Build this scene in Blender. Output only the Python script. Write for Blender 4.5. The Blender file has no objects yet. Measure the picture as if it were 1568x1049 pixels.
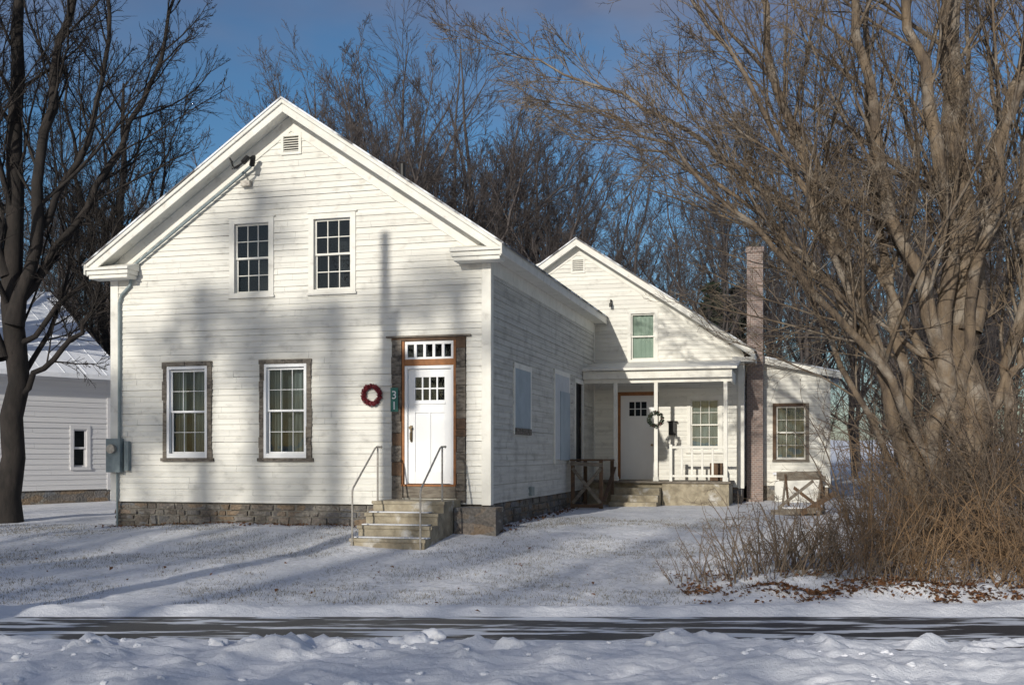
import bpy, math, random
import numpy as np
from mathutils import Vector, Matrix
random.seed(7)
RNG = np.random.default_rng(11)
scene = bpy.context.scene
COL = scene.collection

# ------------------------------------------------------------------ materials
def _n(nt, t, **kw):
    n = nt.nodes.new(t)
    for k, v in kw.items():
        setattr(n, k, v)
    return n

def mat(name, c1, c2=None, scale=5, rough=.75, bump=0, bscale=None, stretch=(1, 1, 1), lo=.35, hi=.65,
        detail=5, metallic=0, bdist=.02, spec=.3, c3=None, s3=1.0, lo3=.5, hi3=.7, stretch3=(1, 1, 1)):
    m = bpy.data.materials.new(name); m.use_nodes = True
    nt = m.node_tree; b = nt.nodes['Principled BSDF']
    b.inputs['Roughness'].default_value = rough
    b.inputs['Metallic'].default_value = metallic
    b.inputs['Specular IOR Level'].default_value = spec
    tc = _n(nt, 'ShaderNodeTexCoord')
    def noise(sc, st, dt):
        mp = _n(nt, 'ShaderNodeMapping'); mp.inputs['Scale'].default_value = st
        nt.links.new(tc.outputs['Object'], mp.inputs['Vector'])
        nz = _n(nt, 'ShaderNodeTexNoise'); nz.inputs['Scale'].default_value = sc; nz.inputs['Detail'].default_value = dt
        nz.inputs['Roughness'].default_value = .6
        nt.links.new(mp.outputs[0], nz.inputs['Vector'])
        return nz.outputs['Fac']
    def ramp(f, a, bb):
        r = _n(nt, 'ShaderNodeMapRange'); r.inputs[1].default_value = a; r.inputs[2].default_value = bb
        nt.links.new(f, r.inputs[0]); return r.outputs[0]
    def mix(f, A, B):
        x = _n(nt, 'ShaderNodeMix', data_type='RGBA')
        nt.links.new(f, x.inputs[0])
        for s, v in ((6, A), (7, B)):
            if isinstance(v, tuple): x.inputs[s].default_value = (*v, 1)
            else: nt.links.new(v, x.inputs[s])
        return x.outputs[2]
    if c2 is None: c2 = tuple(c * .8 for c in c1)
    col = mix(ramp(noise(scale, stretch, detail), lo, hi), c1, c2)
    if c3 is not None:
        col = mix(ramp(noise(s3, stretch3, 6), lo3, hi3), col, c3)
    nt.links.new(col, b.inputs['Base Color'])
    if bump:
        bp = _n(nt, 'ShaderNodeBump'); bp.inputs['Strength'].default_value = bump; bp.inputs['Distance'].default_value = bdist
        nt.links.new(noise(bscale or scale * 3, stretch, 6), bp.inputs['Height'])
        nt.links.new(bp.outputs[0], b.inputs['Normal'])
    return m

M_SIDING = mat('clapboard_white_paint', (.74, .73, .675), (.63, .62, .575), scale=1.0, stretch=(.35, .35, 9.5), rough=.65, lo=.38, hi=.62,
               bump=.3, bscale=7, bdist=.006, c3=(.32, .31, .28), s3=2.6, lo3=.54, hi3=.92, stretch3=(1.4, 1.4, 2.2))
M_SIDESID = mat('darker_side_clapboards', (.60, .59, .55), (.46, .45, .42), scale=1.3, stretch=(.4, .4, 9.5), rough=.75, lo=.36, hi=.64,
               bump=.35, bscale=7, bdist=.006, c3=(.24, .23, .21), s3=2.2, lo3=.50, hi3=.85, stretch3=(1.2, 1.2, 1.6))  # side-wall clapboards, base and blotch colours darker than the front
M_SIDING2 = mat('clapboard_neighbor_paint', (.66, .66, .67), (.58, .58, .60), scale=1, stretch=(.3, .3, 9), rough=.6)
M_TRIM = mat('trim_white_paint', (.75, .74, .69), (.65, .64, .59), scale=3, rough=.6, bump=.15, bdist=.004, c3=(.45, .43, .39), s3=5, lo3=.58, hi3=.8)
M_TRIMW = mat('new_white_paint', (.78, .79, .80), (.74, .75, .76), scale=2, rough=.45)
M_DARKWOOD = mat('weathered_trim_boards', (.10, .085, .07), (.22, .195, .165), scale=9, rough=.9, bump=.6, stretch=(1, 1, 3), c3=(.05, .045, .04), s3=12)
M_WOODBR = mat('brown_stained_wood', (.34, .15, .06), (.22, .10, .045), scale=8, rough=.7, bump=.2)
M_GREYWOOD = mat('grey_weathered_wood', (.24, .215, .18), (.13, .11, .09), scale=6, rough=.9, bump=.5, stretch=(1, 1, 4))
M_BRWOOD = mat('brown_weathered_wood', (.15, .095, .06), (.08, .055, .04), scale=6, rough=.9, bump=.5)
M_SHINGLE = mat('asphalt_shingles', (.16, .16, .17), (.10, .10, .105), scale=14, rough=.9, bump=.5, c3=(.75, .78, .82), s3=1.3, lo3=.45, hi3=.55)
M_METALROOF = mat('snow_covered_roof', (.84, .86, .90), (.74, .77, .82), scale=1.5, rough=.8, bump=.3, bdist=.05)
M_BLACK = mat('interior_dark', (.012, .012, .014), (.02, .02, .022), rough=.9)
M_CURTAIN = mat('curtain_fabric', (.20, .22, .21), (.12, .135, .13), scale=3, stretch=(6, 6, .5), rough=.9)
M_CURTAIN2 = mat('roller_shade', (.10, .115, .11), (.065, .075, .07), scale=2, rough=.9)
M_CURTAIN3 = mat('pale_green_shade', (.40, .45, .37), (.33, .38, .31), scale=2, rough=.9)
M_CONC = mat('old_concrete', (.38, .335, .25), (.22, .19, .14), scale=6, rough=.9, bump=.6, bscale=30, c3=(.56, .55, .53), s3=3.5, lo3=.56, hi3=.72)
M_PIPE = mat('galvanised_pipe', (.45, .43, .39), (.30, .27, .24), scale=20, rough=.45, metallic=.5)
M_GREYMETAL = mat('grey_painted_metal', (.24, .29, .30), (.17, .21, .22), scale=6, rough=.5)
M_BLUE = mat('blue_tarp_board', (.33, .40, .46), (.27, .33, .38), scale=2.5, rough=.6, bump=.2)
M_BOARD = mat('white_board', (.50, .53, .57), (.42, .45, .48), scale=2, rough=.6)
M_GREEN = mat('green_sign_enamel', (.03, .16, .13), (.025, .13, .11), rough=.4)
M_RED = mat('red_wreath_berries', (.19, .02, .03), (.09, .012, .018), scale=30, rough=.6)
M_FIR = mat('evergreen_needles', (.035, .05, .03), (.018, .028, .018), scale=6, rough=.8)
M_BRASS = mat('dark_brass', (.18, .14, .09), rough=.35, metallic=.8)
M_BLACKM = mat('black_metal', (.02, .02, .02), rough=.5)
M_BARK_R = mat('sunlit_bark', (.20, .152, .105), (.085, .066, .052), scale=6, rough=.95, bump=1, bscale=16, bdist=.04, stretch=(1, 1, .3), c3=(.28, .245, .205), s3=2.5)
M_BARK_L = mat('shade_darkened_bark', (.038, .032, .029), (.02, .018, .017), scale=6, rough=.95, bump=.8, bscale=14, stretch=(1, 1, .35))  # left tree's shade is put into this bark colour; conifer trunks share it
M_BARK_B = mat('distant_bark', (.105, .09, .087), (.065, .058, .058), scale=2, rough=.95)
M_BRUSH = mat('dry_brush_stems', (.29, .185, .10), (.13, .09, .06), scale=1.2, rough=.9)
M_BRUSH2 = mat('grey_twigs', (.21, .16, .12), (.12, .095, .072), scale=2, rough=.9)
M_LEAF = mat('dead_leaves', (.20, .095, .045), (.10, .05, .025), scale=7, rough=.85)
M_GRASS = mat('dead_grass', (.17, .14, .08), (.10, .09, .045), scale=3, rough=.9)

def glass_mat(name, tint):
    m = bpy.data.materials.new(name); m.use_nodes = True; nt = m.node_tree; nt.nodes.clear()
    o = _n(nt, 'ShaderNodeOutputMaterial'); mx = _n(nt, 'ShaderNodeMixShader')
    tr = _n(nt, 'ShaderNodeBsdfTransparent'); tr.inputs[0].default_value = (*tint, 1)
    gl = _n(nt, 'ShaderNodeBsdfGlossy'); gl.inputs['Roughness'].default_value = .02; gl.inputs[0].default_value = (.75, .88, 1, 1)
    nz = _n(nt, 'ShaderNodeTexNoise'); nz.inputs['Scale'].default_value = 1.7
    tc = _n(nt, 'ShaderNodeTexCoord'); nt.links.new(tc.outputs['Object'], nz.inputs['Vector'])
    bp = _n(nt, 'ShaderNodeBump'); bp.inputs['Strength'].default_value = .3; bp.inputs['Distance'].default_value = .03
    nt.links.new(nz.outputs['Fac'], bp.inputs['Height']); nt.links.new(bp.outputs[0], gl.inputs['Normal'])
    fr = _n(nt, 'ShaderNodeFresnel'); fr.inputs[0].default_value = 1.42
    nt.links.new(fr.outputs[0], mx.inputs[0])
    nt.links.new(tr.outputs[0], mx.inputs[1]); nt.links.new(gl.outputs[0], mx.inputs[2]); nt.links.new(mx.outputs[0], o.inputs[0])
    return m
M_GLASS = glass_mat('window_glass', (.78, .84, .85))

def stone_mat():
    m = bpy.data.materials.new('rubble_stone'); m.use_nodes = True; nt = m.node_tree; b = nt.nodes['Principled BSDF']
    b.inputs['Roughness'].default_value = .95
    tc = _n(nt, 'ShaderNodeTexCoord'); mp = _n(nt, 'ShaderNodeMapping'); mp.inputs['Scale'].default_value = (1, 1, 2.0)
    nz = _n(nt, 'ShaderNodeTexNoise'); nz.inputs['Scale'].default_value = 4
    va = _n(nt, 'ShaderNodeMix', data_type='VECTOR'); va.inputs[0].default_value = .2
    nt.links.new(tc.outputs['Object'], mp.inputs[0]); nt.links.new(mp.outputs[0], nz.inputs['Vector'])
    nt.links.new(mp.outputs[0], va.inputs[4]); nt.links.new(nz.outputs['Color'], va.inputs[5])
    v = _n(nt, 'ShaderNodeTexVoronoi'); v.inputs['Scale'].default_value = 4.2
    nt.links.new(va.outputs[1], v.inputs['Vector'])
    cr = _n(nt, 'ShaderNodeValToRGB'); e = cr.color_ramp.elements
    e[0].color = (.13, .125, .12, 1); e[1].color = (.27, .25, .22, 1)
    for p, c in ((.3, (.21, .155, .105, 1)), (.55, (.16, .165, .175, 1)), (.75, (.11, .095, .08, 1))):
        x = e.new(p); x.color = c
    sp = _n(nt, 'ShaderNodeSeparateColor'); nt.links.new(v.outputs['Color'], sp.inputs[0]); nt.links.new(sp.outputs[0], cr.inputs[0])
    n3 = _n(nt, 'ShaderNodeTexNoise'); n3.inputs['Scale'].default_value = 22; n3.inputs['Detail'].default_value = 6; nt.links.new(tc.outputs['Object'], n3.inputs['Vector'])
    m2 = _n(nt, 'ShaderNodeMix', data_type='RGBA', blend_type='OVERLAY'); m2.inputs[0].default_value = .85
    nt.links.new(cr.outputs[0], m2.inputs[6]); nt.links.new(n3.outputs['Fac'], m2.inputs[7]); nt.links.new(m2.outputs[2], b.inputs['Base Color'])
    bp = _n(nt, 'ShaderNodeBump'); bp.inputs['Strength'].default_value = .9; bp.inputs['Distance'].default_value = .04
    nt.links.new(n3.outputs['Fac'], bp.inputs['Height']); nt.links.new(bp.outputs[0], b.inputs['Normal'])
    return m
M_STONE = stone_mat()
M_MORTAR = mat('lime_mortar', (.24, .225, .20), (.15, .14, .125), scale=12, rough=.95, bump=.6)

def brick_mat():
    m = bpy.data.materials.new('old_brick'); m.use_nodes = True; nt = m.node_tree; b = nt.nodes['Principled BSDF']
    b.inputs['Roughness'].default_value = .9
    tc = _n(nt, 'ShaderNodeTexCoord'); mp = _n(nt, 'ShaderNodeMapping'); mp.inputs['Rotation'].default_value = (math.radians(90), 0, 0)
    br = _n(nt, 'ShaderNodeTexBrick'); br.inputs['Scale'].default_value = 4.6
    br.inputs['Color1'].default_value = (.27, .19, .16, 1); br.inputs['Color2'].default_value = (.19, .145, .13, 1); br.inputs['Mortar'].default_value = (.36, .34, .32, 1)
    nt.links.new(tc.outputs['Object'], mp.inputs[0]); nt.links.new(mp.outputs[0], br.inputs[0]); nt.links.new(br.outputs[0], b.inputs['Base Color'])
    return m
M_BRICK = brick_mat()

def snow_mat():
    m = bpy.data.materials.new('thin_snow_on_grass'); m.use_nodes = True; nt = m.node_tree; b = nt.nodes['Principled BSDF']
    b.inputs['Roughness'].default_value = .7; b.inputs['Specular IOR Level'].default_value = .25
    tc = _n(nt, 'ShaderNodeTexCoord'); L = nt.links.new
    def nz(s, d, r=.6, st=None):
        n = _n(nt, 'ShaderNodeTexNoise'); n.inputs['Scale'].default_value = s; n.inputs['Detail'].default_value = d; n.inputs['Roughness'].default_value = r
        if st:
            mp = _n(nt, 'ShaderNodeMapping'); mp.inputs['Scale'].default_value = st; L(tc.outputs['Object'], mp.inputs[0]); L(mp.outputs[0], n.inputs['Vector'])
        else: L(tc.outputs['Object'], n.inputs['Vector'])
        return n.outputs['Fac']
    def rng(f, a, bb, c=0, d=1):
        r = _n(nt, 'ShaderNodeMapRange'); 
        for i, v in zip((1, 2, 3, 4), (a, bb, c, d)): r.inputs[i].default_value = v
        L(f, r.inputs[0]); return r.outputs[0]
    def mul(a, c):
        x = _n(nt, 'ShaderNodeMath', operation='MULTIPLY'); L(a, x.inputs[0])
        if isinstance(c, float): x.inputs[1].default_value = c
        else: L(c, x.inputs[1])
        return x.outputs[0]
    sx = _n(nt, 'ShaderNodeSeparateXYZ'); L(tc.outputs['Object'], sx.inputs[0])
    lawn = mul(rng(sx.outputs[1], 11.7, 13.2), rng(sx.outputs[1], 60, 30))
    big = rng(nz(.7, 3), .30, .62)
    g = rng(nz(15, 8, .8), .49, .66)
    gm = mul(mul(mul(g, big), lawn), .8)
    tone = _n(nt, 'ShaderNodeMix', data_type='RGBA'); tone.inputs[6].default_value = (.79, .80, .84, 1); tone.inputs[7].default_value = (.66, .68, .73, 1)
    L(rng(nz(1.5, 5), .4, .65), tone.inputs[0])
    mx = _n(nt, 'ShaderNodeMix', data_type='RGBA'); mx.inputs[7].default_value = (.20, .18, .13, 1)
    L(gm, mx.inputs[0]); L(tone.outputs[2], mx.inputs[6]); L(mx.outputs[2], b.inputs['Base Color'])
    bp = _n(nt, 'ShaderNodeBump'); bp.inputs['Strength'].default_value = .65; bp.inputs['Distance'].default_value = .06
    L(nz(9, 9, .72), bp.inputs['Height']); L(bp.outputs[0], b.inputs['Normal'])
    return m
M_SNOW = snow_mat()
M_CLOD = mat('lumpy_snow', (.79, .80, .84), (.68, .70, .75), scale=4, rough=.7, bump=.6, bscale=14, bdist=.05)
M_WALK = mat('asphalt_with_snow_patches', (.030, .032, .036), (.05, .05, .055), scale=20, rough=.5, bump=.3, bscale=40, bdist=.01,
             c3=(.68, .71, .76), s3=2.2, lo3=.51, hi3=.56, stretch3=(.32, 2.0, 1))
M_STREET = mat('street_asphalt', (.05, .05, .055), (.07, .07, .075), scale=10, rough=.8, c3=(.6, .63, .68), s3=.8, lo3=.5, hi3=.6)

# ------------------------------------------------------------------ mesh helpers
def empty(name, loc=(0, 0, 0), rz=0):
    o = bpy.data.objects.new(name, None); o.location = loc; o.rotation_euler = (0, 0, rz); COL.objects.link(o); return o

class MB:
    def __init__(s): s.v = []; s.f = []; s.mi = []; s.mats = []; s.M = Matrix.Identity(4)
    def m(s, mt):
        if mt not in s.mats: s.mats.append(mt)
        return s.mats.index(mt)
    def add(s, vs, fs, mt):
        o = len(s.v); s.v += [tuple(s.M @ Vector(p)) for p in vs]
        k = s.m(mt)
        for f in fs: s.f.append([i + o for i in f]); s.mi.append(k)
    def quad(s, pts, mt): s.add(pts, [list(range(len(pts)))], mt)
    def hexa(s, p, mt):
        s.add(p, [(0, 3, 2, 1), (4, 5, 6, 7), (0, 1, 5, 4), (1, 2, 6, 5), (2, 3, 7, 6), (3, 0, 4, 7)], mt)
    def box(s, x0, x1, y0, y1, z0, z1, mt):
        s.hexa([(x0, y0, z0), (x1, y0, z0), (x1, y1, z0), (x0, y1, z0), (x0, y0, z1), (x1, y0, z1), (x1, y1, z1), (x0, y1, z1)], mt)
    def slope(s, xa, za, xb, zb, h, y0, y1, mt):
        s.hexa([(xa, y0, za - h), (xb, y0, zb - h), (xb, y1, zb - h), (xa, y1, za - h), (xa, y0, za), (xb, y0, zb), (xb, y1, zb), (xa, y1, za)], mt)
    def beam(s, p, q, w, d, mt):
        p = Vector(p); q = Vector(q); t = (q - p).normalized()
        u = t.cross(Vector((0, 1, 0)) if abs(t.y) < .9 else Vector((1, 0, 0))).normalized(); v = t.cross(u)
        c = [(-1, -1), (1, -1), (1, 1), (-1, 1)]
        s.hexa([tuple(p + u * a * w / 2 + v * b * d / 2) for a, b in c] + [tuple(q + u * a * w / 2 + v * b * d / 2) for a, b in c], mt)
    def tube(s, pts, r, mt, n=8):
        pts = [Vector(p) for p in pts]; vs = []; fs = []
        for i, p in enumerate(pts):
            t = (pts[min(i + 1, len(pts) - 1)] - pts[max(i - 1, 0)]).normalized()
            u = t.cross(Vector((.31, .9, .27))).normalized(); v = t.cross(u)
            for k in range(n):
                a = 2 * math.pi * k / n; vs.append(tuple(p + (u * math.cos(a) + v * math.sin(a)) * r))
        for i in range(len(pts) - 1):
            for k in range(n):
                fs.append((i * n + k, i * n + (k + 1) % n, (i + 1) * n + (k + 1) % n, (i + 1) * n + k))
        fs.append(tuple(range(n))); fs.append(tuple(reversed(range((len(pts) - 1) * n, len(pts) * n))))
        s.add(vs, fs, mt)
    def done(s, name, parent=None, bevel=0, smooth=False):
        me = bpy.data.meshes.new(name); me.from_pydata(s.v, [], s.f)
        for mt in s.mats: me.materials.append(mt)
        me.polygons.foreach_set('material_index', s.mi)
        if smooth: me.polygons.foreach_set('use_smooth', [True] * len(s.f))
        me.update(); o = bpy.data.objects.new(name, me); COL.objects.link(o)
        if parent: o.parent = parent
        if bevel:
            bm = o.modifiers.new('bevel', 'BEVEL'); bm.width = bevel; bm.segments = 1; bm.limit_method = 'ANGLE'
        return o

def clap(mb, z0, z1, xl, xr, openings, mt, pitch=.108, lip=.015):
    """clapboards on plane y=0 facing -y. xl/xr functions of z."""
    z = z0
    while z < z1 - 1e-4:
        zt = min(z + pitch, z1); lp = lip * random.uniform(.7, 1.35); j = random.uniform(-.004, .004)
        br = sorted({z, zt} | {e for o in openings for e in (o[2], o[3]) if z < e < zt})
        for i, (p, q) in enumerate(zip(br[:-1], br[1:])):
            mid = (p + q) / 2; cuts = sorted([(o[0], o[1]) for o in openings if o[2] < mid < o[3]])
            segs = []; cur = 'L'
            for c in cuts: segs.append((cur, c[0])); cur = c[1]
            segs.append((cur, 'R'))
            yp = -lp * (1 - (p - z) / pitch) ; yq = -lp * (1 - (q - z) / pitch)
            for A, B in segs:
                ap, aq = (xl(p), xl(q)) if A == 'L' else (A, A)
                bp, bq = (xr(p), xr(q)) if B == 'R' else (B, B)
                if bp - ap < .005: continue
                if bq < aq: aq = bq = (aq + bq) / 2
                cutx = [0]; t = random.uniform(.15, .6)
                while t < .95: cutx.append(t); t += random.uniform(1.4, 3.6) / max(bp - ap, .5)
                cutx.append(1)
                for t0, t1 in zip(cutx[:-1], cutx[1:]):
                    d = random.uniform(-.003, .003); e = .001
                    a0 = ap + (bp - ap) * t0 + (e if t0 else 0); a1 = ap + (bp - ap) * t1 - (e if t1 < 1 else 0)
                    b0 = aq + (bq - aq) * t0 + (e if t0 else 0); b1 = aq + (bq - aq) * t1 - (e if t1 < 1 else 0)
                    mb.quad([(a0, yp + d, p + j + d), (a1, yp + d, p + j + d), (b1, yq, q + j), (b0, yq, q + j)], mt)
                    if i == 0: mb.quad([(a0, 0.001, p + j + d), (a1, 0.001, p + j + d), (a1, yp + d, p + j + d), (a0, yp + d, p + j + d)], mt)
        z = zt

def curtain(mb, x0, x1, y, z0, z1, mt, amp=.025, waves=9):
    n = 60; vs = []; fs = []
    for i in range(n + 1):
        t = i / n; yy = y + amp * math.sin(t * waves * 2 * math.pi + .6 * math.sin(t * 11))
        vs += [(x0 + (x1 - x0) * t, yy, z0), (x0 + (x1 - x0) * t, yy, z1)]
    for i in range(n): fs.append((2 * i, 2 * i + 2, 2 * i + 3, 2 * i + 1))
    mb.add(vs, fs, mt)

def sash(mb, x0, x1, z0, z1, y, cols, rows, mt, st=.045, mun=.02, meet=True):
    zm = (z0 + z1) / 2
    halves = [(z0, zm + .015, y + .03), (zm - .015, z1, y)] if meet else [(z0, z1, y)]
    for a, b, yy in halves:
        mb.box(x0, x0 + st, yy, yy + .03, a, b, mt); mb.box(x1 - st, x1, yy, yy + .03, a, b, mt)
        mb.box(x0 + st, x1 - st, yy + .001, yy + .029, a, a + st, mt); mb.box(x0 + st, x1 - st, yy + .001, yy + .029, b - st, b, mt)
        for c in range(1, cols):
            xx = x0 + st + (x1 - x0 - 2 * st) * c / cols
            mb.box(xx - mun / 2, xx + mun / 2, yy + .004, yy + .024, a + st, b - st, mt)
        for r in range(1, rows):
            zz = a + st + (b - a - 2 * st) * r / rows
            mb.box(x0 + st, x1 - st, yy + .006, yy + .022, zz - mun / 2, zz + mun / 2, mt)
        mb.quad([(x0 + st, yy + .014, a + st), (x1 - st, yy + .014, a + st), (x1 - st, yy + .014, b - st), (x0 + st, yy + .014, b - st)], M_GLASS)

def reveal(mb, x0, x1, z0, z1, d0, d1, mt, back=.7):
    mb.box(x0 - .02, x0, d0, d1, z0, z1, mt); mb.box(x1, x1 + .02, d0, d1, z0, z1, mt)
    mb.box(x0 - .02, x1 + .02, d0, d1, z0 - .02, z0, mt); mb.box(x0 - .02, x1 + .02, d0, d1, z1, z1 + .02, mt)
    b = back
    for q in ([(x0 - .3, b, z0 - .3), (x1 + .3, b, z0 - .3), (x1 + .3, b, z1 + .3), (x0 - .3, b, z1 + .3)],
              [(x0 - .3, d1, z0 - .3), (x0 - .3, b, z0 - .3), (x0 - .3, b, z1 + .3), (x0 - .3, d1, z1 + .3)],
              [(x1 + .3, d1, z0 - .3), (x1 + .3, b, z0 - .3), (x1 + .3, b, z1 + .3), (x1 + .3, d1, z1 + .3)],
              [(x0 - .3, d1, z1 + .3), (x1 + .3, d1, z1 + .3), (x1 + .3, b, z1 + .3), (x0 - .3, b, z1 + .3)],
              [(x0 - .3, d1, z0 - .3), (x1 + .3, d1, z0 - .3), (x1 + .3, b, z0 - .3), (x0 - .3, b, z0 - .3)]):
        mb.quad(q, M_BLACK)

# ------------------------------------------------------------------ FARMHOUSE
H = empty('white_farmhouse', (-.38, 18.4, 0), math.radians(-15.1))
W = 7.44; D = 9.6; ZB = .40; RZ = 7.57; K = .682; CX = -W / 2
ztop = lambda x: RZ - K * abs(x - CX)
ZWT = RZ - .2
def hl(z): return max(-W, CX - max((ZWT - z) / K, 0))
def hr(z): return min(0, CX + max((ZWT - z) / K, 0))
winU = [(-4.96, -4.07, 4.10, 5.56), (-3.38, -2.47, 4.10, 5.56)]
winL = [(-6.34, -5.32, 1.15, 2.95), (-4.35, -3.32, 1.15, 2.95)]
door = (-1.79, -.42, .62, 3.30)
opU = [(a + .10, b - .10, c + .10, d - .10) for a, b, c, d in winU]
opL = [(a + .13, b - .13, c + .12, d - .10) for a, b, c, d in winL]
vent = (CX - .17, CX + .17, 6.68, 7.0)
wall = MB()
clap(wall, ZB, ZWT, hl, hr, opU + opL + [door, vent], M_SIDING)
MR = Matrix(((0, -1, 0, 0), (1, 0, 0, 0), (0, 0, 1, 0), (0, 0, 0, 1)))
wall.M = MR
sideop = [(1.6, 2.75, 1.75, 2.86), (4.95, 6.35, 1.15, 3.0), (7.15, 8.0, 1.05, 2.95)]
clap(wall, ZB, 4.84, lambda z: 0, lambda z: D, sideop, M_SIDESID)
wall.M = Matrix.Identity(4)
wall.quad([(-W, 0, ZB), (-W, D, ZB), (-W, D, 4.84), (-W, 0, 4.84)], M_SIDING)
wall.quad([(-W, D, ZB), (0, D, ZB), (0, D, 4.84), (CX, D, ZWT), (-W, D, 4.84)], M_SIDING)
wall.done('clapboard_walls', H)

fd = MB()
fd.box(-W + .06, -.06, .06, D, -.8, ZB + .005, M_MORTAR)
def stones(L, M):
    fd.M = M; z = -.25; row = 0
    while z < ZB - .04:
        h = random.uniform(.10, .21); zt = min(z + h, ZB); x = .02; g = .008
        while x < L:
            w = random.uniform(.12, .55); xe = min(x + w, L)
            k = lambda s=.014: random.uniform(-s, s)
            splits = [(z, zt)] if random.random() > .3 or zt - z < .14 else [(z, (z + zt) / 2 + k()), ((z + zt) / 2 + .0, zt)]
            for (za, zb_) in splits:
                o = random.uniform(.0, .035); r1 = abs(k(.03)); r2 = abs(k(.03))
                fd.hexa([(x + g + r1, .045 - o, za + g + abs(k())), (xe - g - r2, .045 - o + k(), za + g + abs(k())), (xe - g, .09, za + g), (x + g, .09, za + g),
                         (x + g + abs(k(.035)), .05 - o, zb_ - g - abs(k())), (xe - g - abs(k(.035)), .05 - o + k(), zb_ - g - abs(k())), (xe - g, .09, zb_ - g), (x + g, .09, zb_ - g)], M_STONE)
            x = xe
        z = zt
    fd.M = Matrix.Identity(4)
stones(W - .04, Matrix.Translation((-W, 0, 0)))
stones(D, MR)
fd.done('stone_foundation', H, bevel=.014)

tr = MB()
for a, b in ((-W - .028, -W + .14), (-.14, .028)):
    tr.box(a, b, -.028, .0, ZB - .02, 4.56, M_TRIM)
tr.box(.0, .027, .0, .14, ZB - .02, 4.56, M_TRIM)
tr.box(-W - .027, -W, .0, .14, ZB - .02, 4.56, M_TRIM)
tr.box(.0, .024, D - .14, D - .01, ZB - .02, 4.6, M_TRIM)
tr.box(-W + .14, door[0] - .05, -.022, .0, ZB - .03, ZB + .02, M_TRIM)
for sgn in (-1, 1):
    xe = CX + sgn * (W / 2 + .30)
    ze = ztop(xe)
    tr.slope(CX, RZ - .20, CX + sgn * (W / 2 - .16), ztop(CX + sgn * (W / 2 - .16)) - .20, .30, -.026, .0, M_TRIM)
    tr.slope(CX, RZ - .17, xe, ze - .17, .03, -.33, -.001, M_TRIM)
    tr.slope(CX, RZ - .045, xe, ze - .045, .21, -.365, -.33, M_TRIM)
    tr.slope(CX, RZ - .03, xe, ze - .03, .075, -.40, -.366, M_TRIM)
    xi = xe - sgn * .88
    lo, hi = min(xi, xe), max(xi, xe)
    tr.box(lo, hi, -.37, -.03, 4.60, 4.68, M_TRIM)
    tr.box(lo + .03, hi - .03, -.335, -.03, 4.53, 4.60, M_TRIM)
    tr.hexa([(lo - .02, -.41, 4.68), (hi + .02, -.41, 4.68), (hi + .02, -.02, 4.68), (lo - .02, -.02, 4.68),
             (lo - .02, -.40, 4.73), (hi + .02, -.40, 4.73), (hi + .02, -.03, 4.84), (lo - .02, -.03, 4.84)], M_TRIM)
    a, b = (0.001, .30) if sgn > 0 else (-W - .30, -W - .001)
    tr.box(a, b, -.0, D - .02, 4.62, 4.65, M_TRIM)
    f0, f1 = (.30, .33) if sgn > 0 else (-W - .33, -W - .30)
    tr.box(f0, f1, -.41, D + .15, 4.60, 4.80, M_TRIM)
    g0, g1 = (.0, .022) if sgn > 0 else (-W - .022, -W)
    tr.box(g0, g1, .14, D - .14, 4.36, 4.62, M_TRIM)
tr.done('trim_boards', H, bevel=.006)

rf = MB()
for sgn in (-1, 1):
    xe = CX + sgn * (W / 2 + .36)
    rf.slope(CX, RZ + .005, xe, ztop(xe) + .005, .035, -.42, D + .2, M_SHINGLE)
rf.tube([(-2.05, 1.2, 6.4), (-2.05, 1.2, 6.68)], .05, M_BLACKM)
rf.done('roof', H)

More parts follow.
